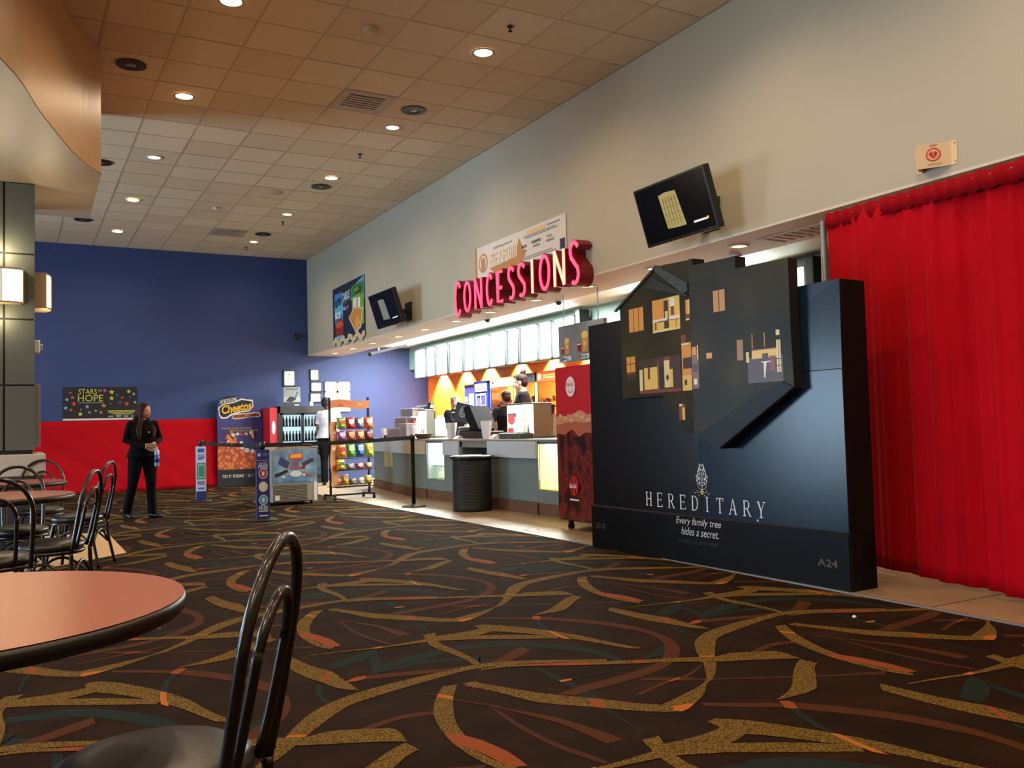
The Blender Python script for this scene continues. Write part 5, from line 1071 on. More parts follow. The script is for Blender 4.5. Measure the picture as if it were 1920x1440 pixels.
t = thing('napkin_pile', 'folded white napkins beside the cash register', 'napkins', (5.68, 11.8, ZT)); MB().prism([(-.07, 0), (.08, 0), (.06, .02), (0, .045), (-.05, .015)], -.06, .06, 'y').build('napkin', mat('paper_white', (206, 200, 206), .6), t)
t = thing('napkin_pile', 'white napkins beside the condiment box', 'napkins', (5.66, 10.62, ZT)); MB().prism([(-.07, 0), (.08, 0), (.06, .04), (0, .06), (-.05, .03)], -.06, .06, 'y').build('napkin', mat('paper_white', (206, 200, 206), .6), t)
t = thing('condiment_box', 'dark grey condiment box on the counter by the near drinks dispenser', 'box', (5.62, 10.46, ZT), -90)
MB().box((0, 0, 0), (.58, .2, .075), None, .01).build('box', mat('dark_grey_plastic', (66, 68, 66), .45), t)
for k in range(5): MB().box((.04+.105*k, .03, .075), (.125+.105*k, .17, .085)).build('lid', M_steel, t)
# point of sale
ps = thing('cash_register', 'black cash register terminal with round-logo customer display and printer', 'cash register', (5.72, 12.0, ZT), -90)
MB().box((.08, .0, .0), (.86, .36, .10), None, .01).build('cash_drawer', M_black, ps)
MB().box((.06, .02, .10), (.42, .26, .17), None, .012).build('printer', mat('printer_black', (30, 30, 32), .4), ps); MB().box((.1, .04, .17), (.36, .2, .178)).build('receipt', M_white, ps)
cd = MB().box((-.17, -.0, -.13), (.13, .05, .14), None, .01).build('customer_display', mat('display_black', (36, 37, 40), .35), ps, (.30, -.01, .38), (R(-12), R(12), R(22)))
Art().disc(0, .01, .075, flat((110, 140, 170)), .085).disc(0, .01, .055, flat((46, 50, 56)), .063).disc(0, .01, .045, flat((150, 140, 80)), .05).disc(0, .01, .02, flat((60, 70, 90)), .03).build('logo', cd)
MB().box((.28, .12, .12), (.46, .28, .34), None, .02).build('stand', mat('stand_black', (40, 34, 34), .5), ps)
mb_ = MB().prism([(0, 0), (.30, .34), (.34, .32), (.05, -.02)], 0, .0, 'y') if False else None
MB().prism([(.26, .46), (.50, .47), (.56, .40), (.78, .14), (.52, .14), (.36, .3), (.27, .33)], .0, .30, 'y').build('monitor', mat('monitor_matte', (20, 20, 22), .75, spec=.15), ps)
ps2 = thing('touch_screen', 'tilted touch screen terminal at the far end of the counter', 'cash register', (6.02, 14.98, ZT), -75)
MB().box((-.04, .05, 0), (.04, .2, .12)).build('stand', M_black, ps2); sc_ = MB().box((-.16, 0, 0), (.16, .03, .26), None, .01).build('screen_housing', M_black, ps2, (0, .02, .12), (R(-22), 0, R(8))); MB().box((-.135, -.003, .03), (.135, 0, .23)).build('screen', mat('grey_screen', (120, 120, 116), .3), sc_)
ps3 = thing('menu_monitor', 'small lit monitor standing behind the clear snack boxes', 'monitor', (6.3, 14.55, ZT), -90)
MB().box((-.03, .02, 0), (.03, .07, .36)).build('stand', M_black, ps3); MB().box((-.26, 0, .34), (.26, .03, .56), None, .008).build('housing', mat('monitor_grey', (70, 64, 64), .4), ps3); MB().box((-.2, -.003, .37), (.22, 0, .50)).build('screen', flat((240, 232, 196), .5, 1.0), ps3)
tag(MB().prism([(6.1, .95), (6.16, 1.5), (6.18, 1.5), (6.2, .93)], 14.85, 14.86, 'y').build('blue_pennant', mat('navy_card', (36, 48, 96), .5)), 'narrow navy card sign leaning beside the touch screen', 'sign')
# clear snack boxes
M_clear = mat('clear_acrylic', (236, 222, 224), .12, trans=.75)
def cbox(label, x, y, w, d, h, fill, zb=ZT):
    t = thing('clear_box', label, 'storage box', (x, y, zb), -78, 'clear snack boxes')
    MB().box((-w/2, -d/2, 0), (w/2, d/2, .008)).box((-w/2, -d/2, 0), (-w/2+.006, d/2, h)).box((w/2-.006, -d/2, 0), (w/2, d/2, h)).box((-w/2, -d/2, 0), (w/2, -d/2+.006, h)).box((-w/2, d/2-.006, 0), (w/2, d/2, h)).build('box', M_clear, t)
    MB().box((-w/2-.015, -d/2-.015, h), (w/2+.015, d/2+.015, h+.012), None, .004).build('lid', mat('frosted_lid', (190, 176, 186), .4), t)
    if fill: MB().box((-w/2+.02, -d/2+.015, .01), (w/2-.02, d/2-.02, h*.85), None, .02).build('contents', mat('snack_fill_%02x' % fill[0], fill, .6, var=.3, vs=30), t)
cbox('wide clear box of orange snacks beside the far cup stack', 5.86, 14.5, .5, .26, .17, (206, 110, 50)); cbox('tall clear box of pink packets before the far dispenser', 5.78, 13.98, .22, .2, .24, (176, 110, 110))
cbox('clear box with dark wrappers, left of the far dispenser front', 5.92, 14.42, .34, .22, .16, (110, 60, 70), ZT+.19); cbox('topmost clear box of the far stack', 5.95, 14.2, .36, .22, .13, (150, 110, 120), ZT+.37)
t = thing('pretzel_basket', 'brown basket at the corner of the counter', 'basket', (5.66, 13.05, ZT)); MB().lathe([(.1, 0), (.15, .07), (.16, .08), (.145, .075), (.13, .05)], seg=18, sx=.8, sy=1.6).build('basket', mat('brown_wicker', (100, 62, 46), .8, var=.3, vs=40), t)
t = thing('dark_tray', 'low black tray on the far counter by the belt', 'tray', (5.86, 14.75, ZT)); MB().box((-.12, -.25, 0), (.1, .25, .02)).box((-.12, -.25, 0), (-.1, .25, .06)).build('tray', M_black, t)

# ================================================================ LIT MENU BOARDS
MBY = [(18.07, 17.48), (17.43, 17.0), (16.95, 16.38), (16.31, 15.68), (15.63, 15.23), (15.18, 14.57), (14.52, 13.93), (13.88, 13.47), (13.41, 12.81), (12.77, 12.36), (12.31, 11.66)]
M_menu = mat('menu_light', (236, 252, 250), .5, emit=(228, 250, 246), es=E_MENU)
def menu(yr, label0, grp):
    for i, (a, b) in enumerate(yr):
        t = thing('menu_board', '%s, %s from the far end' % (label0, ORD[i]) if len(yr) > 1 else label0, 'menu board', (7.7, a, 2.17), -90, grp); w = a-b
        n = 8; f = [(w*k/n, -.035*math.sin(math.pi*k/n)) for k in range(n+1)]
        MB().prism(f+[(w, .06), (0, .06)], .02, .60, 'z').build('lit_face', M_menu, t)
        MB().box((-.018, .08, 0), (w+.018, .2, .62)).box((-.018, -.04, 0), (.014, .2, .62)).box((w-.014, -.04, 0), (w+.018, .2, .62)).box((-.018, -.04, 0), (w+.018, .1, .015)).box((-.018, -.04, .605), (w+.018, .1, .62)).build('frame', mat('menu_frame', (44, 54, 54), .4), t)
menu(MBY, 'glowing white menu board over the counter', 'lit menu boards')
menu([(10.4, 9.75), (9.7, 9.1), (9.05, 8.45), (8.4, 7.8), (7.75, 7.35), (7.30, 6.97)], 'glowing menu board beyond the black movie display', 'far menu boards')
for y, l in ((11.5, 'black box at the near end of the long row of menu boards'), (6.86, 'black box at the near end of the menu boards right of the movie display')):
    t = thing('menu_end_box', l, 'box', (7.7, y+.1, 2.17), -90); MB().box((0, -.05, 0), (.12, .14, .70), None, .008).build('housing', mat('end_box_black', (22, 28, 28), .5), t); MB().box((.05, .02, .7), (.06, .03, .74)).build('hanger', M_blackm, t)

# ================================================================ BACK COUNTER against the orange wall
bkc = thing('back_counter', 'steel back counter along the orange wall', 'counter', (7.72, 17.6, 0), -90)
MB().box((0, 0, 0), (9.0, .62, .84)).build('body', M_steel, bkc); MB().box((-.02, -.03, .84), (9.02, .63, .88), None, .006).build('worktop', M_steel, bkc)
kz = thing('slush_machine', 'tall lit blue frozen-drink machine with three white dials', 'drinks machine', (7.98, 16.27, .885), -90)
MB().box((0, 0, 0), (.55, .36, 1.05), None, .01).build('body', mat('machine_black', (14, 20, 40), .35), kz); MB().box((.03, -.006, .03), (.5, 0, .98)).build('lit_front', flat((52, 60, 150), .4, .9), kz)
a = Art().rect(.22, .2, .48, .86, flat((150, 206, 240), .4, 1.3)).rect(.04, .86, .5, .97, flat((70, 60, 140), .4, .6))
for z in (.75, .52, .3): a.disc(.11, z, .065, flat((240, 244, 255), .4, 1.8), .06)
a.build('print', kz, -.007)
kb = thing('upright_fridge', 'upright fridge with blue side and white lit header on the back counter', 'fridge', (7.9, 15.68, .885), -90)
MB().box((0, 0, 0), (.06, .5, 1.08)).box((0, .46, 0), (.58, .5, 1.08)).box((.54, 0, 0), (.58, .5, 1.08)).box((0, 0, 1.04), (.58, .5, 1.08)).box((0, 0, 0), (.58, .5, .1)).build('body', mat('fridge_blue', (24, 46, 150), .35, emit=(24, 46, 150), es=.15), kb)
MB().box((.06, -.006, .88), (.55, 0, 1.03)).build('lit_header', flat((255, 226, 220), .4, 2), kb); Art().rect(.12, .92, .5, .94, flat((220, 60, 60), .4, 1)).build('print', kb, -.007)
MB().box((.06, .40, .1), (.54, .42, .86)).build('lit_back', flat((150, 150, 226), .4, .9), kb)
for k in range(3): MB().box((.06, .02, .30+.2*k), (.54, .40, .31+.2*k)).build('shelf', M_white, kb)
a = Art().rect(.08, .12, .12, .84, M_white).rect(.28, .12, .31, .84, M_white).rect(.49, .12, .52, .84, M_white).rect(.08, .8, .52, .84, M_white).rect(.14, .45, .27, .76, flat((90, 80, 190), .4, .5)).rect(.33, .5, .48, .78, flat((60, 60, 110), .4, .3)).rect(.33, .15, .48, .42, flat((120, 110, 200), .4, .5)); a.build('door_print', kb, -.002)
text('N', M_white, kb, .34, .42, .48, .62, -.02, .05)
def warmer(name, label, y0, y1, hd, top=1.1, x=7.9, red=0):
    t = thing(name, label, 'popcorn machine', (x, y0, .885), -90, 'popcorn machines'); w = y0-y1
    fr_ = mat('warmer_frame', (216, 190, 140), .4, .2)
    MB().box((0, 0, 0), (.04, .4, top)).box((w-.04, 0, 0), (w, .4, top)).box((0, .38, 0), (w, .42, top)).box((0, 0, top-.17), (w, .4, top)).box((0, 0, 0), (w, .4, .12)).box((0, 0, .5), (w, .4, .52)).build('cabinet', fr_, t)
    MB().box((.04, .36, .12), (w-.04, .38, top-.17)).build('lit_back', mat('warmer_light', (255, 190, 90), .5, emit=(255, 178, 76), es=4.5), t)
    MB().box((0, -.006, top-.17), (w, 0, top-.01)).build('header', flat(hd, .5, .5 if hd[0] > 150 else 0), t)
    a = Art()
    if red: a.rect(.05, top-.14, .14, top-.04, flat((255, 200, 120), .5, .9)).lines(.2, top-.13, w-.1, top-.05, flat((255, 150, 60), .5, .9), 2, .5)
    else: a.rect(.08, top-.11, .15, top-.06, flat((70, 30, 16)))
    a.build('print', t, -.007)
    pm = MB(); random.seed(int(y0*100))
    for lv in (.13, .53):
        for k in range(46): pm.ball((.07+random.random()*(w-.14), .06+random.random()*.26, lv+random.random()*.16), .022+random.random()*.018, None, None, 6, 4)
    o = pm.build('popcorn', mat('popcorn', (226, 150, 74), .8, var=.25, vs=20), t); o['kind'] = 'stuff'
    MB().box((.02, -.004, .12), (w-.02, 0, top-.17)).build('glass', mat('clear_glass', (240, 250, 250), .02, trans=1), t)
    return t
warmer('popcorn_warmer', 'warm-lit popcorn cabinet with tan header behind the bun-haired cashier', 14.98, 14.05, (226, 190, 130))
t = warmer('popcorn_warmer', 'popcorn cabinet with black header right of the bun-haired cashier', 14.0, 13.3, (24, 20, 26), 1.12)
warmer('popcorn_warmer', 'popcorn cabinet with red header beside the grey hanging panel', 13.24, 11.9, (206, 66, 24), 1.12, red=1)
for i, (c) in enumerate(((150, 30, 30), (60, 60, 70), (206, 190, 150), (90, 60, 40))):
    t = thing('storage_jar', 'jar on the back counter below the orange wall, %s from the far end' % ORD[i], 'jar', (7.92, 17.4-.22*i, .885), 0, 'jars on the back counter'); MB().lathe([(.06, 0), (.065, .02), (.065, .16), (.05, .18)], seg=16).build('body', mat('jar_%d' % i, c, .4), t); MB().cyl((0, 0), .05, .18, .2).build('lid', M_black, t)
# ================================================================ TABLES
M_ttop = mat('orange_brown_laminate', (146, 74, 46), .34, var=.05, vs=5, stretch=(1, 8, 1)); M_tedge = mat('dark_table_edge', (22, 15, 13), .4); M_chr = mat('black_bentwood_metal', (20, 15, 13), .28, .15, coat=.3); M_vinyl = mat('black_vinyl_seat', (34, 31, 28), .36, bump=.12, bs=120)
def table(label, x, y, r=.555):
    t = thing('cafe_table', label, 'table', (x, y, 0), 0, 'round cafe tables')
    MB().lathe([(r-.012, .706), (r-.004, .7105), (0.0001, .711)], seg=64).cyl((0, 0), r-.006, .69, .706, seg=64).build('table_top', M_ttop, t)
    MB().lathe([(r-.03, .668), (r-.008, .671), (r, .68), (r+.001, .698), (r-.003, .7075), (r-.011, .709)], seg=64).build('table_edge', M_tedge, t)
    MB().cyl((0, 0), .038, .03, .67, seg=20).cyl((0, 0), .12, .655, .668, seg=20).build('pedestal', M_blackm, t)
    MB().lathe([(.28, 0), (.285, .012), (.2, .028), (.07, .045), (.045, .07)], seg=36).build('base', M_blackm, t)
table('round orange-brown cafe table nearest the camera', -.185, 2.39); table('round cafe table in the middle of the seating group', -.17, 6.85, .53); table('farthest round cafe table, in front of the grey pillar', -.10, 8.86, .50)
# ================================================================ CHAIRS: padded round seat, double hooped back
def make_chair(label):
    t = thing('cafe_chair', label, 'chair', (0, 0, 0), 0, 'hoop-back cafe chairs')
    MB().lathe([(.16, .385), (.187, .392), (.199, .408), (.195, .428), (.165, .445), (.10, .452), (.0001, .454)], seg=40).build('seat', M_vinyl, t)
    MB().tube([(.187*math.cos(2*math.pi*k/28), .187*math.sin(2*math.pi*k/28), .378) for k in range(28)], .013, None, 8, closed=True).build('seat_ring', M_chr, t)
    def hoop(w, z0, zt, y0, y1, rad, sh):
        p = []
        for k in range(25):
            a = math.pi*k/24; c = math.cos(a); s = math.sin(a)
            z = zt-sh+sh*s; f = (z-z0)/(zt-z0); p.append((w*c, y0+(y1-y0)*f, z))
        lo = [(w*.93, y0-.005, z0), (w*.97, y0+(y1-y0)*.25, z0+(zt-z0)*.25)]; q = smooth(lo+p+[(-w*.97, y0+(y1-y0)*.25, z0+(zt-z0)*.25), (-w*.93, y0-.005, z0)], 2)
        return q
    MB().tube(hoop(.178, .36, .872, .185, .275, .0, .20), .0125, None, 10).build('outer_hoop', M_chr, t)
    MB().tube(hoop(.098, .40, .765, .190, .268, .0, .12), .011, None, 10).build('inner_hoop', M_chr, t)
    for s in (-1, 1):
        MB().tube(smooth([(s*.166, .183, .375), (s*.17, .19, .25), (s*.185, .24, .01)], 5), [.0135]*11, None, 8).build('leg', M_chr, t)
        MB().tube(smooth([(s*.13, -.13, .38), (s*.145, -.155, .25), (s*.17, -.19, .01)], 5), [.0135]*11, None, 8).build('leg', M_chr, t)
    br = MB()
    for a, b in (((.168, .186, .20), (.148, -.16, .20)), ((-.168, .186, .20), (-.148, -.16, .20)), ((.148, -.16, .20), (-.148, -.16, .20)), ((.168, .186, .20), (-.168, .186, .20))):
        A = Vector(a); B = Vector(b); br.tube([A+(B-A)*(k/12)+Vector((0, 0, .115*math.sin(math.pi*k/12))) for k in range(13)], .009, None, 8)
    br.build('arched_brace', M_chr, t)
    return t
ch0 = make_chair('black hoop-back chair nearest the camera, between two tables and the open carpet')
def place(x, y, phi, label, first=None):
    if first: first.location = (x, y, 0); first.rotation_euler = (0, 0, R(phi-90)); return first
    return dup(ch0, (x, y, 0), phi-90, label)
place(.245, 1.97, -30, '', ch0)
place(-.1, 5.78, -88, 'hoop-back chair on the camera side of the middle table, cut by the left edge')
place(.02, 7.50, 92, 'hoop-back chair between the middle and the farthest tables, back to the pillar')
place(.2, 9.40, 84, 'hoop-back chair against the pillar plinth, farthest chair')
place(.19, 6.33, -22, 'hoop-back chair right of the middle table, its back toward the open carpet')
place(.45, 8.3, -24, 'hoop-back chair right of the farthest table, on the pale floor patch')
place(-.52, 5.95, 200, 'hoop-back chair at the left of the middle table, outside the view') if False else None

# ================================================================ PEOPLE
def remesh(o, vox, it=6, fac=.5):
    m = o.modifiers.new('r', 'REMESH'); m.mode = 'VOXEL'; m.voxel_size = vox; m.use_smooth_shade = True
    s = o.modifiers.new('s', 'SMOOTH'); s.iterations = it; s.factor = fac
    dg = bpy.context.evaluated_depsgraph_get(); me = bpy.data.meshes.new_from_object(o.evaluated_get(dg)); o.modifiers.clear(); old = o.data
    for q in old.materials:
        if q.name not in [k.name for k in me.materials if k]: me.materials.append(q)
    o.data = me; bpy.data.meshes.remove(old); return o
def hand(mb, wrist, d, palm_n, s=1.0, curl=.6, side=1):
    """palm + four fingers + thumb; d: pointing direction, palm_n: palm normal"""
    d = Vector(d).normalized(); n = Vector(palm_n); n = (n-d*n.dot(d)).normalized(); l = d.cross(n)*side; w = Vector(wrist)
    mb.loft([(w, .024*s, .018*s, l), (w+d*.03*s, .034*s, .016*s, l), (w+d*.07*s, .040*s, .015*s, l), (w+d*.09*s, .036*s, .012*s, l)], None, 10)
    for k, ln in enumerate((.062, .072, .067, .052)):
        b = w+d*.078*s+l*(.028-.019*k)*s; p = [b-d*.02*s]; dd = d.copy(); q = b
        for j in range(3):
            p.append(q); dd = (dd+n*curl*(.45+.25*j)).normalized(); q = q+dd*ln*s/3
        p.append(q); mb.tube(p, [.009*s, .0092*s, .0085*s, .008*s, .006*s], None, 7)
    b = w+d*.03*s+l*.03*s; dd = (l*.8+d*.6+n*.3).normalized()
    mb.tube([b-l*.02*s, b+dd*.02*s, b+dd*.04*s+d*.004*s, b+(dd*.5+d*.7).normalized()*.058*s], [.012*s, .012*s, .010*s, .007*s], None, 7)
def head(mb, c, rot, s=1.0):
    M = Euler(rot).to_matrix(); c = Vector(c); f = lambda x, y, z: c+M @ Vector((x*s, y*s, z*s))
    def b(x, y, z, rx, ry, rz): mb.ball(f(x, y, z), (rx*s, ry*s, rz*s), None, rot, 16, 12)
    b(0, .008, .03, .072, .090, .082); b(0, -.018, -.03, .058, .068, .075); b(0, -.045, -.078, .030, .030, .026)   # skull, face, chin
    b(0, -.088, -.018, .010, .016, .024); b(0, -.098, -.032, .014, .012, .010)   # nose
    for q in (-1, 1): b(q*.028, -.074, .008, .020, .010, .008); b(q*.033, -.064, -.035, .022, .018, .022); b(q*.071, .012, -.012, .008, .016, .028)
    b(0, -.079, -.056, .020, .010, .006); b(0, -.078, -.065, .018, .010, .007)
def face(par, c, rot, s, lip=(150, 70, 66)):
    M = Euler(rot).to_matrix(); c = Vector(c)
    for q in (-1, 1):
        e = MB(); e.ball(c+M @ Vector((q*.029*s, -.076*s, -.006*s)), (.012*s, .008*s, .007*s), M_white, rot, 10, 7); e.ball(c+M @ Vector((q*.029*s, -.083*s, -.006*s)), (.0055*s, .003*s, .0055*s), mat('iris_dark', (30, 20, 16), .2), rot, 8, 6)
        e.build('eye', None, par); MB().ball(c+M @ Vector((q*.029*s, -.083*s, .014*s)), (.017*s, .004*s, .0032*s), None, rot, 10, 6).build('eyebrow', mat('brow_brown', (52, 34, 26), .8), par)
    MB().ball(c+M @ Vector((0, -.087*s, -.060*s)), (.022*s, .005*s, .006*s), None, rot, 12, 6).build('mouth', mat('lips_%02x' % lip[0], lip, .4), par)
def person(label, loc, rz, J, skin, top, trousers, shoes=(16, 16, 18), s=1.0, hair=None, headrot=(0, 0, 0), sleeve=1.0, bulk=1.0, vox=.0085, flare=0, hands=((0, 0, -1), (0, 0, -1)), curl=(.5, .5), legs=True, palm=None):
    t = thing('person', label, 'person', loc, rz)
    J = {k: Vector(v)*s for k, v in J.items()}; ms = mat('skin_%02x%02x' % skin[:2], skin, .5, var=.04, vs=20)
    body = MB(); X = (1, 0, 0); j = J; b_ = bulk*s
    head(body, j['head'], headrot, s); body.loft([(j['chest']+Vector((0, 0, .10*s)), .075*s, .06*s), (j['neck'], .05*s, .05*s), (j['head']+Vector((0, .015, -.05))*s, .047*s, .05*s)], None, 12)
    body.loft([(j['pelvis']-Vector((0, 0, .05*s)), .13*b_, .09*b_, X), (j['pelvis'], .15*b_, .10*b_, X), (j['waist'], .115*b_, .085*b_, X), (j['chest'], .145*b_, .10*b_, X), (j['chest']+Vector((0, 0, .10*s)), .13*b_, .08*b_, X)], None, 16)
    for q, sd_ in (('l', -1), ('r', 1)):
        sh, el, wr_ = j['sh_'+q], j['el_'+q], j['wr_'+q]
        body.loft([(sh, .045*s, .045*s), ((sh+el)/2, .042*s, .042*s), (el, .034*s, .034*s), ((el+wr_)/2, .032*s, .032*s), (wr_, .022*s, .02*s)], None, 12); body.ball(sh, .05*s)
        dr = (wr_-el).normalized(); hand(body, wr_, (dr+Vector(hands[0 if q == 'l' else 1])*.8), (palm[0 if q == 'l' else 1] if palm else (-sd_, 0, 0)), s*.95, curl[0 if q == 'l' else 1], 1)
        if legs:
            hp, kn, an, to = j['hp_'+q], j['kn_'+q], j['an_'+q], j['to_'+q]
            body.loft([(hp, .078*b_, .08*b_), (kn, .05*s, .052*s), ((kn+an)/2, .048*s, .05*s), (an, .032*s, .035*s)], None, 12); body.loft([(an+(an-to)*.3, .03*s, .03*s), (an-Vector((0, 0, .03*s)), .036*s, .034*s), (to, .03*s, .018*s)], None, 10)
    bo = remesh(body.build('body', ms, t), vox, 3)
    face(t, j['head'], headrot, s)
    # clothes
    tp = MB(); hem = j['pelvis']-Vector((0, 0, .06*s))
    tp.loft([(hem, (.17+flare)*b_, (.125+flare*.6)*b_, X), (j['pelvis']+Vector((0, 0, .04*s)), .165*b_, .12*b_, X), (j['waist'], .145*b_, .11*b_, X), (j['chest'], .172*b_, .122*b_, X), (j['chest']+Vector((0, 0, .09*s)), .15*b_, .095*b_, X), (j['chest']+Vector((0, 0, .145*s)), .085*b_, .07*b_, X)], None, 20)
    for q in 'lr':
        sh, el, wr_ = j['sh_'+q], j['el_'+q], j['wr_'+q]; tp.ball(sh, .060*s)
        e2 = wr_-(wr_-el)*.08 if sleeve >= 1 else sh+(el-sh)*.8
        if sleeve >= 1: tp.loft([(sh, .058*s, .058*s), ((sh+el)/2, .053*s, .053*s), (el, .048*s, .048*s), ((el+wr_)/2, .043*s, .043*s), (e2, .038*s, .036*s)], None, 12)
        else: tp.loft([(sh, .064*s, .064*s), ((sh+e2)/2, .062*s, .062*s), (e2, .06*s, .06*s)], None, 12)
    mt = mat('cloth_%02x%02x%02x' % top, top, .9, var=.12, vs=9, bump=.3, bs=250, spec=.08)
    remesh(tp.build('top', mt, t), vox, 3)
    if legs:
        tr = MB(); mtr = mat('trouser_%02x%02x%02x' % trousers, trousers, .9, var=.12, vs=7, bump=.3, bs=250, spec=.08)
        tr.loft([(j['pelvis']-Vector((0, 0, .09*s)), .158*b_, .115*b_, X), (j['pelvis'], .16*b_, .112*b_, X), (j['pelvis']+Vector((0, 0, .07*s)), .14*b_, .105*b_, X)], None, 18)
        for q in 'lr':
            hp, kn, an = j['hp_'+q], j['kn_'+q], j['an_'+q]
            tr.loft([(hp+Vector((0, 0, .03*s)), .092*b_, .1*b_), ((hp+kn)/2, .082*b_, .088*b_), (kn, .068*s, .07*s), ((kn+an)/2, .064*s, .068*s), (an-Vector((0, 0, .02*s)), .062*s, .07*s)], None, 14)
        remesh(tr.build('trousers', mtr, t), vox, 3)
        for q in 'lr':
            an, to = j['an_'+q], j['to_'+q]; d = (to-an); d.z = 0; d.normalize(); hl_ = an-d*.05*s; so = an.z-.085*s
            sh_ = MB().loft([((hl_.x, hl_.y, so+.035*s), .03*s, .03*s), ((an.x, an.y, so+.045*s), .04*s, .045*s), (((an.x+to.x)/2, (an.y+to.y)/2, so+.038*s), .043*s, .036*s), ((to.x, to.y, so+.025*s), .038*s, .024*s), ((to+d*.03*s).x, (to+d*.03*s).y, so+.02*s) and (((to+d*.03*s).x, (to+d*.03*s).y, so+.02*s), .02*s, .015*s)], None, 12)
            remesh(sh_.build('shoe', mat('shoe_leather', shoes, .35), t), .007, 2)
    if hair: hair(t, j['head'], headrot, s)
    return t, j
def hairmat(c): return mat('hair_%02x%02x' % c[:2], c, .6, var=.3, vs=60, stretch=(6, 6, 1), spec=.12)
STD = dict(head=(0, -.01, 1.535), neck=(0, .01, 1.43), chest=(0, 0, 1.26), waist=(0, 0, 1.08), pelvis=(0, 0, .94), sh_l=(-.158, 0, 1.34), sh_r=(.158, 0, 1.34), el_l=(-.20, .02, 1.09), el_r=(.20, .02, 1.09),
           wr_l=(-.17, -.16, .94), wr_r=(.17, -.16, .94), hp_l=(-.09, 0, .88), hp_r=(.09, 0, .88), kn_l=(-.09, -.02, .48), kn_r=(.09, -.02, .48), an_l=(-.09, .02, .085), an_r=(.09, .02, .085), to_l=(-.10, -.14, .03), to_r=(.10, -.14, .03))
def pose(**k): d = dict(STD); d.update(k); return d
# -- woman walking, long dark hair, black jacket
def long_hair(c):
    def f(t, h, rot, s):
        M = Euler(rot).to_matrix(); g = lambda x, y, z: h+M @ Vector((x*s, y*s, z*s)); mb = MB()
        mb.ball(g(0, .022, .045), (.082*s, .094*s, .082*s), None, rot, 16, 12); mb.ball(g(0, .05, -.02), (.08*s, .07*s, .1*s), None, rot, 16, 12)
        for q in (-1, 1):
            mb.loft([(g(q*.062, .0, .05), .025*s, .05*s), (g(q*.074, .005, -.05), .024*s, .045*s), (g(q*.088, -.012, -.16), .032*s, .045*s), (h+Vector((q*.10, -.085, -.27))*s, .042*s, .036*s), (h+Vector((q*.092, -.112, -.36))*s, .03*s, .026*s), (h+Vector((q*.085, -.12, -.43))*s, .010*s, .008*s)], None, 10)
        mb.loft([(g(0, .06, .0), .08*s, .05*s), (g(0, .08, -.12), .09*s, .045*s), (h+Vector((0, .10, -.27))*s, .095*s, .04*s), (h+Vector((0, .105, -.38))*s, .06*s, .025*s)], None, 14)
        remesh(mb.build('hair', hairmat(c), t), .008, 4)
    return f
sW = .865
tW, jW = person('woman with long dark hair walking past the red wall cloth, all in black', (1.46, 12.6, 0), 6,
    pose(head=(.02, -.03, 1.53), el_l=(-.235, .0, 1.12), wr_l=(.02, -.20, 1.00), el_r=(.235, -.0, 1.12), wr_r=(.11, -.20, 1.065), kn_l=(-.14, .0, .48), an_l=(-.20, .10, .095), to_l=(-.16, -.03, .035), kn_r=(.10, -.05, .48), an_r=(.12, -.03, .085), to_r=(.22, -.13, .03)),
    (196, 142, 120), (15, 14, 16), (14, 14, 18), s=sW*1.06, hair=long_hair((44, 26, 20)), headrot=(R(4), 0, R(42)), bulk=1.12, flare=.035, hands=((1, 0, -.1), (-.3, -.2, -.4)), curl=(.9, .9), palm=((0, 1, .2), (-.3, 1, 0)))
hb = thing('water_bottle', 'blue and white bottle hanging from the walking woman\'s hand', 'bottle', (1.60, 12.33, .68)); MB().lathe([(.026, 0), (.03, .01), (.03, .19), (.012, .22), (.012, .25)], seg=14).build('body', mat('pale_blue_plastic', (120, 170, 200), .25), hb); MB().lathe([(.031, .05), (.031, .15)], seg=14).build('wrapper', mat('blue_wrap', (24, 64, 130), .4), hb)
hp_ = thing('wallet', 'tan wallet held in the walking woman\'s hand', 'wallet', (1.54, 12.36, .95), 10); MB().box((-.08, -.02, -.03), (.06, .012, .03), None, .01).build('wallet', mat('tan_leather', (150, 122, 96), .5), hp_)
bd_ = MB().ball((0.06*sW, -.135*sW, 1.30*sW), (.012, .006, .012)).build('badge', M_white, tW)
# -- blonde cashier behind the counter
def tied_hair(c, bun=None, tail=False):
    def f(t, h, rot, s):
        M = Euler(rot).to_matrix(); g = lambda x, y, z: h+M @ Vector((x*s, y*s, z*s)); mb = MB()
        mb.ball(g(0, .02, .045), (.079*s, .093*s, .078*s), None, rot, 16, 12); mb.ball(g(0, .055, .0), (.07*s, .055*s, .075*s), None, rot, 16, 12)
        if tail:
            for q in (-1, 1): mb.loft([(g(q*.06, .0, .04), .022*s, .04*s), (g(q*.07, .02, -.04), .018*s, .03*s), (g(q*.066, .03, -.12), .014*s, .02*s)], None, 8)
            mb.loft([(g(0, .08, .0), .04*s, .03*s), (g(.02, .1, -.1), .04*s, .028*s), (g(.03, .09, -.22), .02*s, .016*s)], None, 10)
        if bun: mb.ball(g(*bun), (.042*s, .045*s, .038*s), None, rot, 12, 9); mb.ball(g(bun[0]+.01, bun[1]+.03, bun[2]+.018), (.026*s, .022*s, .022*s), None, rot, 10, 7); mb.ball(g(bun[0]-.02, bun[1]-.02, bun[2]+.028), (.018*s,)*3, None, rot, 8, 6)
        remesh(mb.build('hair', hairmat(c), t), .007, 3)
    return f
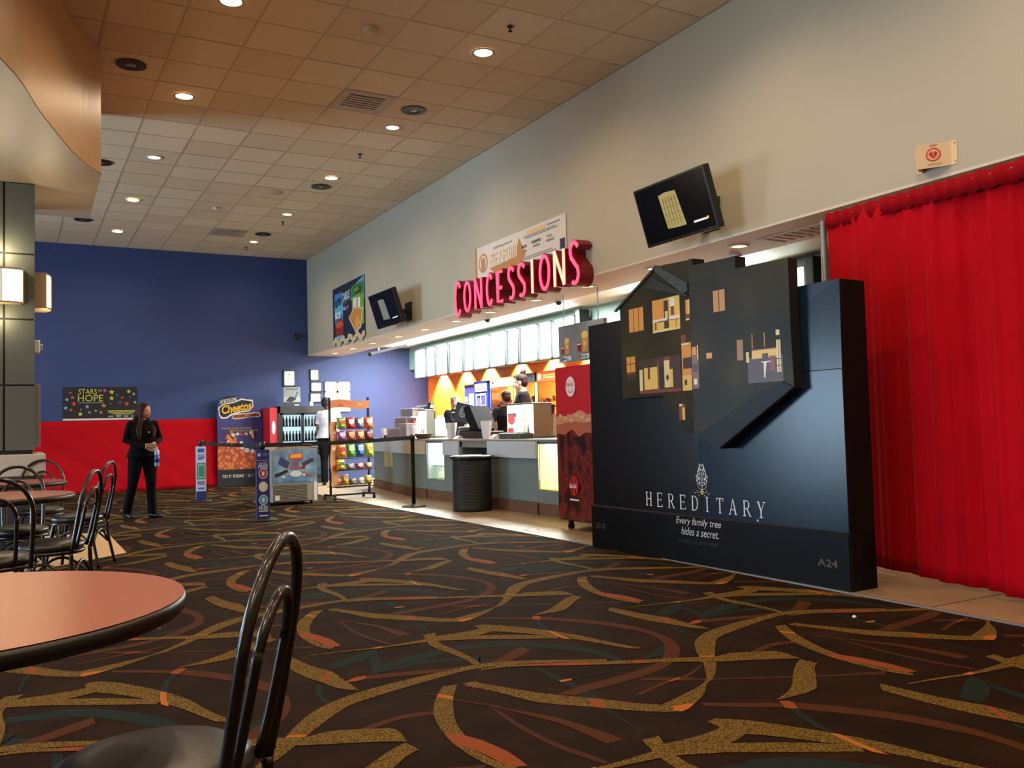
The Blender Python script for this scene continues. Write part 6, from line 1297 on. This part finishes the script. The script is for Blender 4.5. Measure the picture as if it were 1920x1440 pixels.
t, j = person('blonde cashier in black polo with white name badge behind the counter', (6.82, 14.25, 0), -8, pose(el_l=(-.2, -.02, 1.1), wr_l=(-.12, -.26, 1.02), el_r=(.2, -.02, 1.1), wr_r=(.14, -.26, 1.02)), (222, 176, 160), (20, 20, 24), (16, 16, 20), s=1.0, hair=tied_hair((128, 92, 62), None, True), headrot=(0, 0, R(24)), sleeve=.5, vox=.009)
MB().box((-.10, -.128, 1.26), (-.03, -.118, 1.285)).build('name_badge', M_white, t)
for q in (-1, 1): MB().ball((q*.165, 0, 1.31), (.058, .06, .045)).build('shoulder_trim', mat('teal_trim', (60, 110, 120), .8), t)
# -- cashier with bun, profile to the left
t, j = person('bun-haired cashier in black seen in profile beside the popcorn cabinets', (7.08, 12.32, 0), -122, pose(head=(0, -.03, 1.53)), (206, 154, 134), (22, 19, 22), (16, 16, 20), s=1.16, hair=tied_hair((36, 21, 20), (.0, .055, .125)), headrot=(R(6), 0, R(-12)), vox=.0095)
# -- third worker, back of the head toward us, reaching with a raised sleeve
t, j = person('worker with dark hair turned away behind the cash register, teal cuff on the raised arm', (6.60, 12.0, 0), 165, pose(el_l=(-.25, -.16, 1.20), wr_l=(-.20, -.30, 1.38), el_r=(.26, .04, 1.12), wr_r=(.24, -.02, .92)), (150, 100, 80), (22, 20, 24), (16, 16, 20), s=.985, hair=tied_hair((44, 26, 22)), headrot=(R(14), 0, 0), vox=.0095)
MB().tube([tuple(j['wr_r']+(j['el_r']-j['wr_r'])*.15), tuple(j['wr_r']+(j['el_r']-j['wr_r'])*.35)], .047, None, 14).build('cuff', mat('teal_cuff', (90, 160, 168), .8), t)
# -- customer in a white T-shirt at the glass-door cooler
def cap(t, h, rot, s):
    M = Euler(rot).to_matrix(); mb = MB(); mb.ball(h+M @ Vector((0, .015*s, .042*s)), (.085*s, .1*s, .08*s), None, rot, 16, 12); mb.ball(h+M @ Vector((0, .05*s, -.01*s)), (.075*s, .06*s, .08*s), None, rot, 14, 10); remesh(mb.build('dark_cap', mat('navy_cap', (20, 20, 28), .8), t), .008, 3)
person('customer in white T-shirt and dark cap before the glass-door cooler, seen from behind', (5.44, 17.25, 0), 160, pose(head=(.04, -.06, 1.53), el_l=(-.22, -.05, 1.12), wr_l=(-.16, -.2, 1.0)), (120, 80, 62), (206, 208, 222), (20, 20, 24), s=1.06, hair=cap, headrot=(R(14), 0, R(-20)), sleeve=.5, bulk=1.25, flare=.03, vox=.0095)
tag(MB().ball((3.95, 3.35, .012), (.012, .012, .008), None, None, 8, 5).build('popcorn_piece', M_white), 'tiny white popcorn piece lying on the carpet before the movie display', 'popcorn')
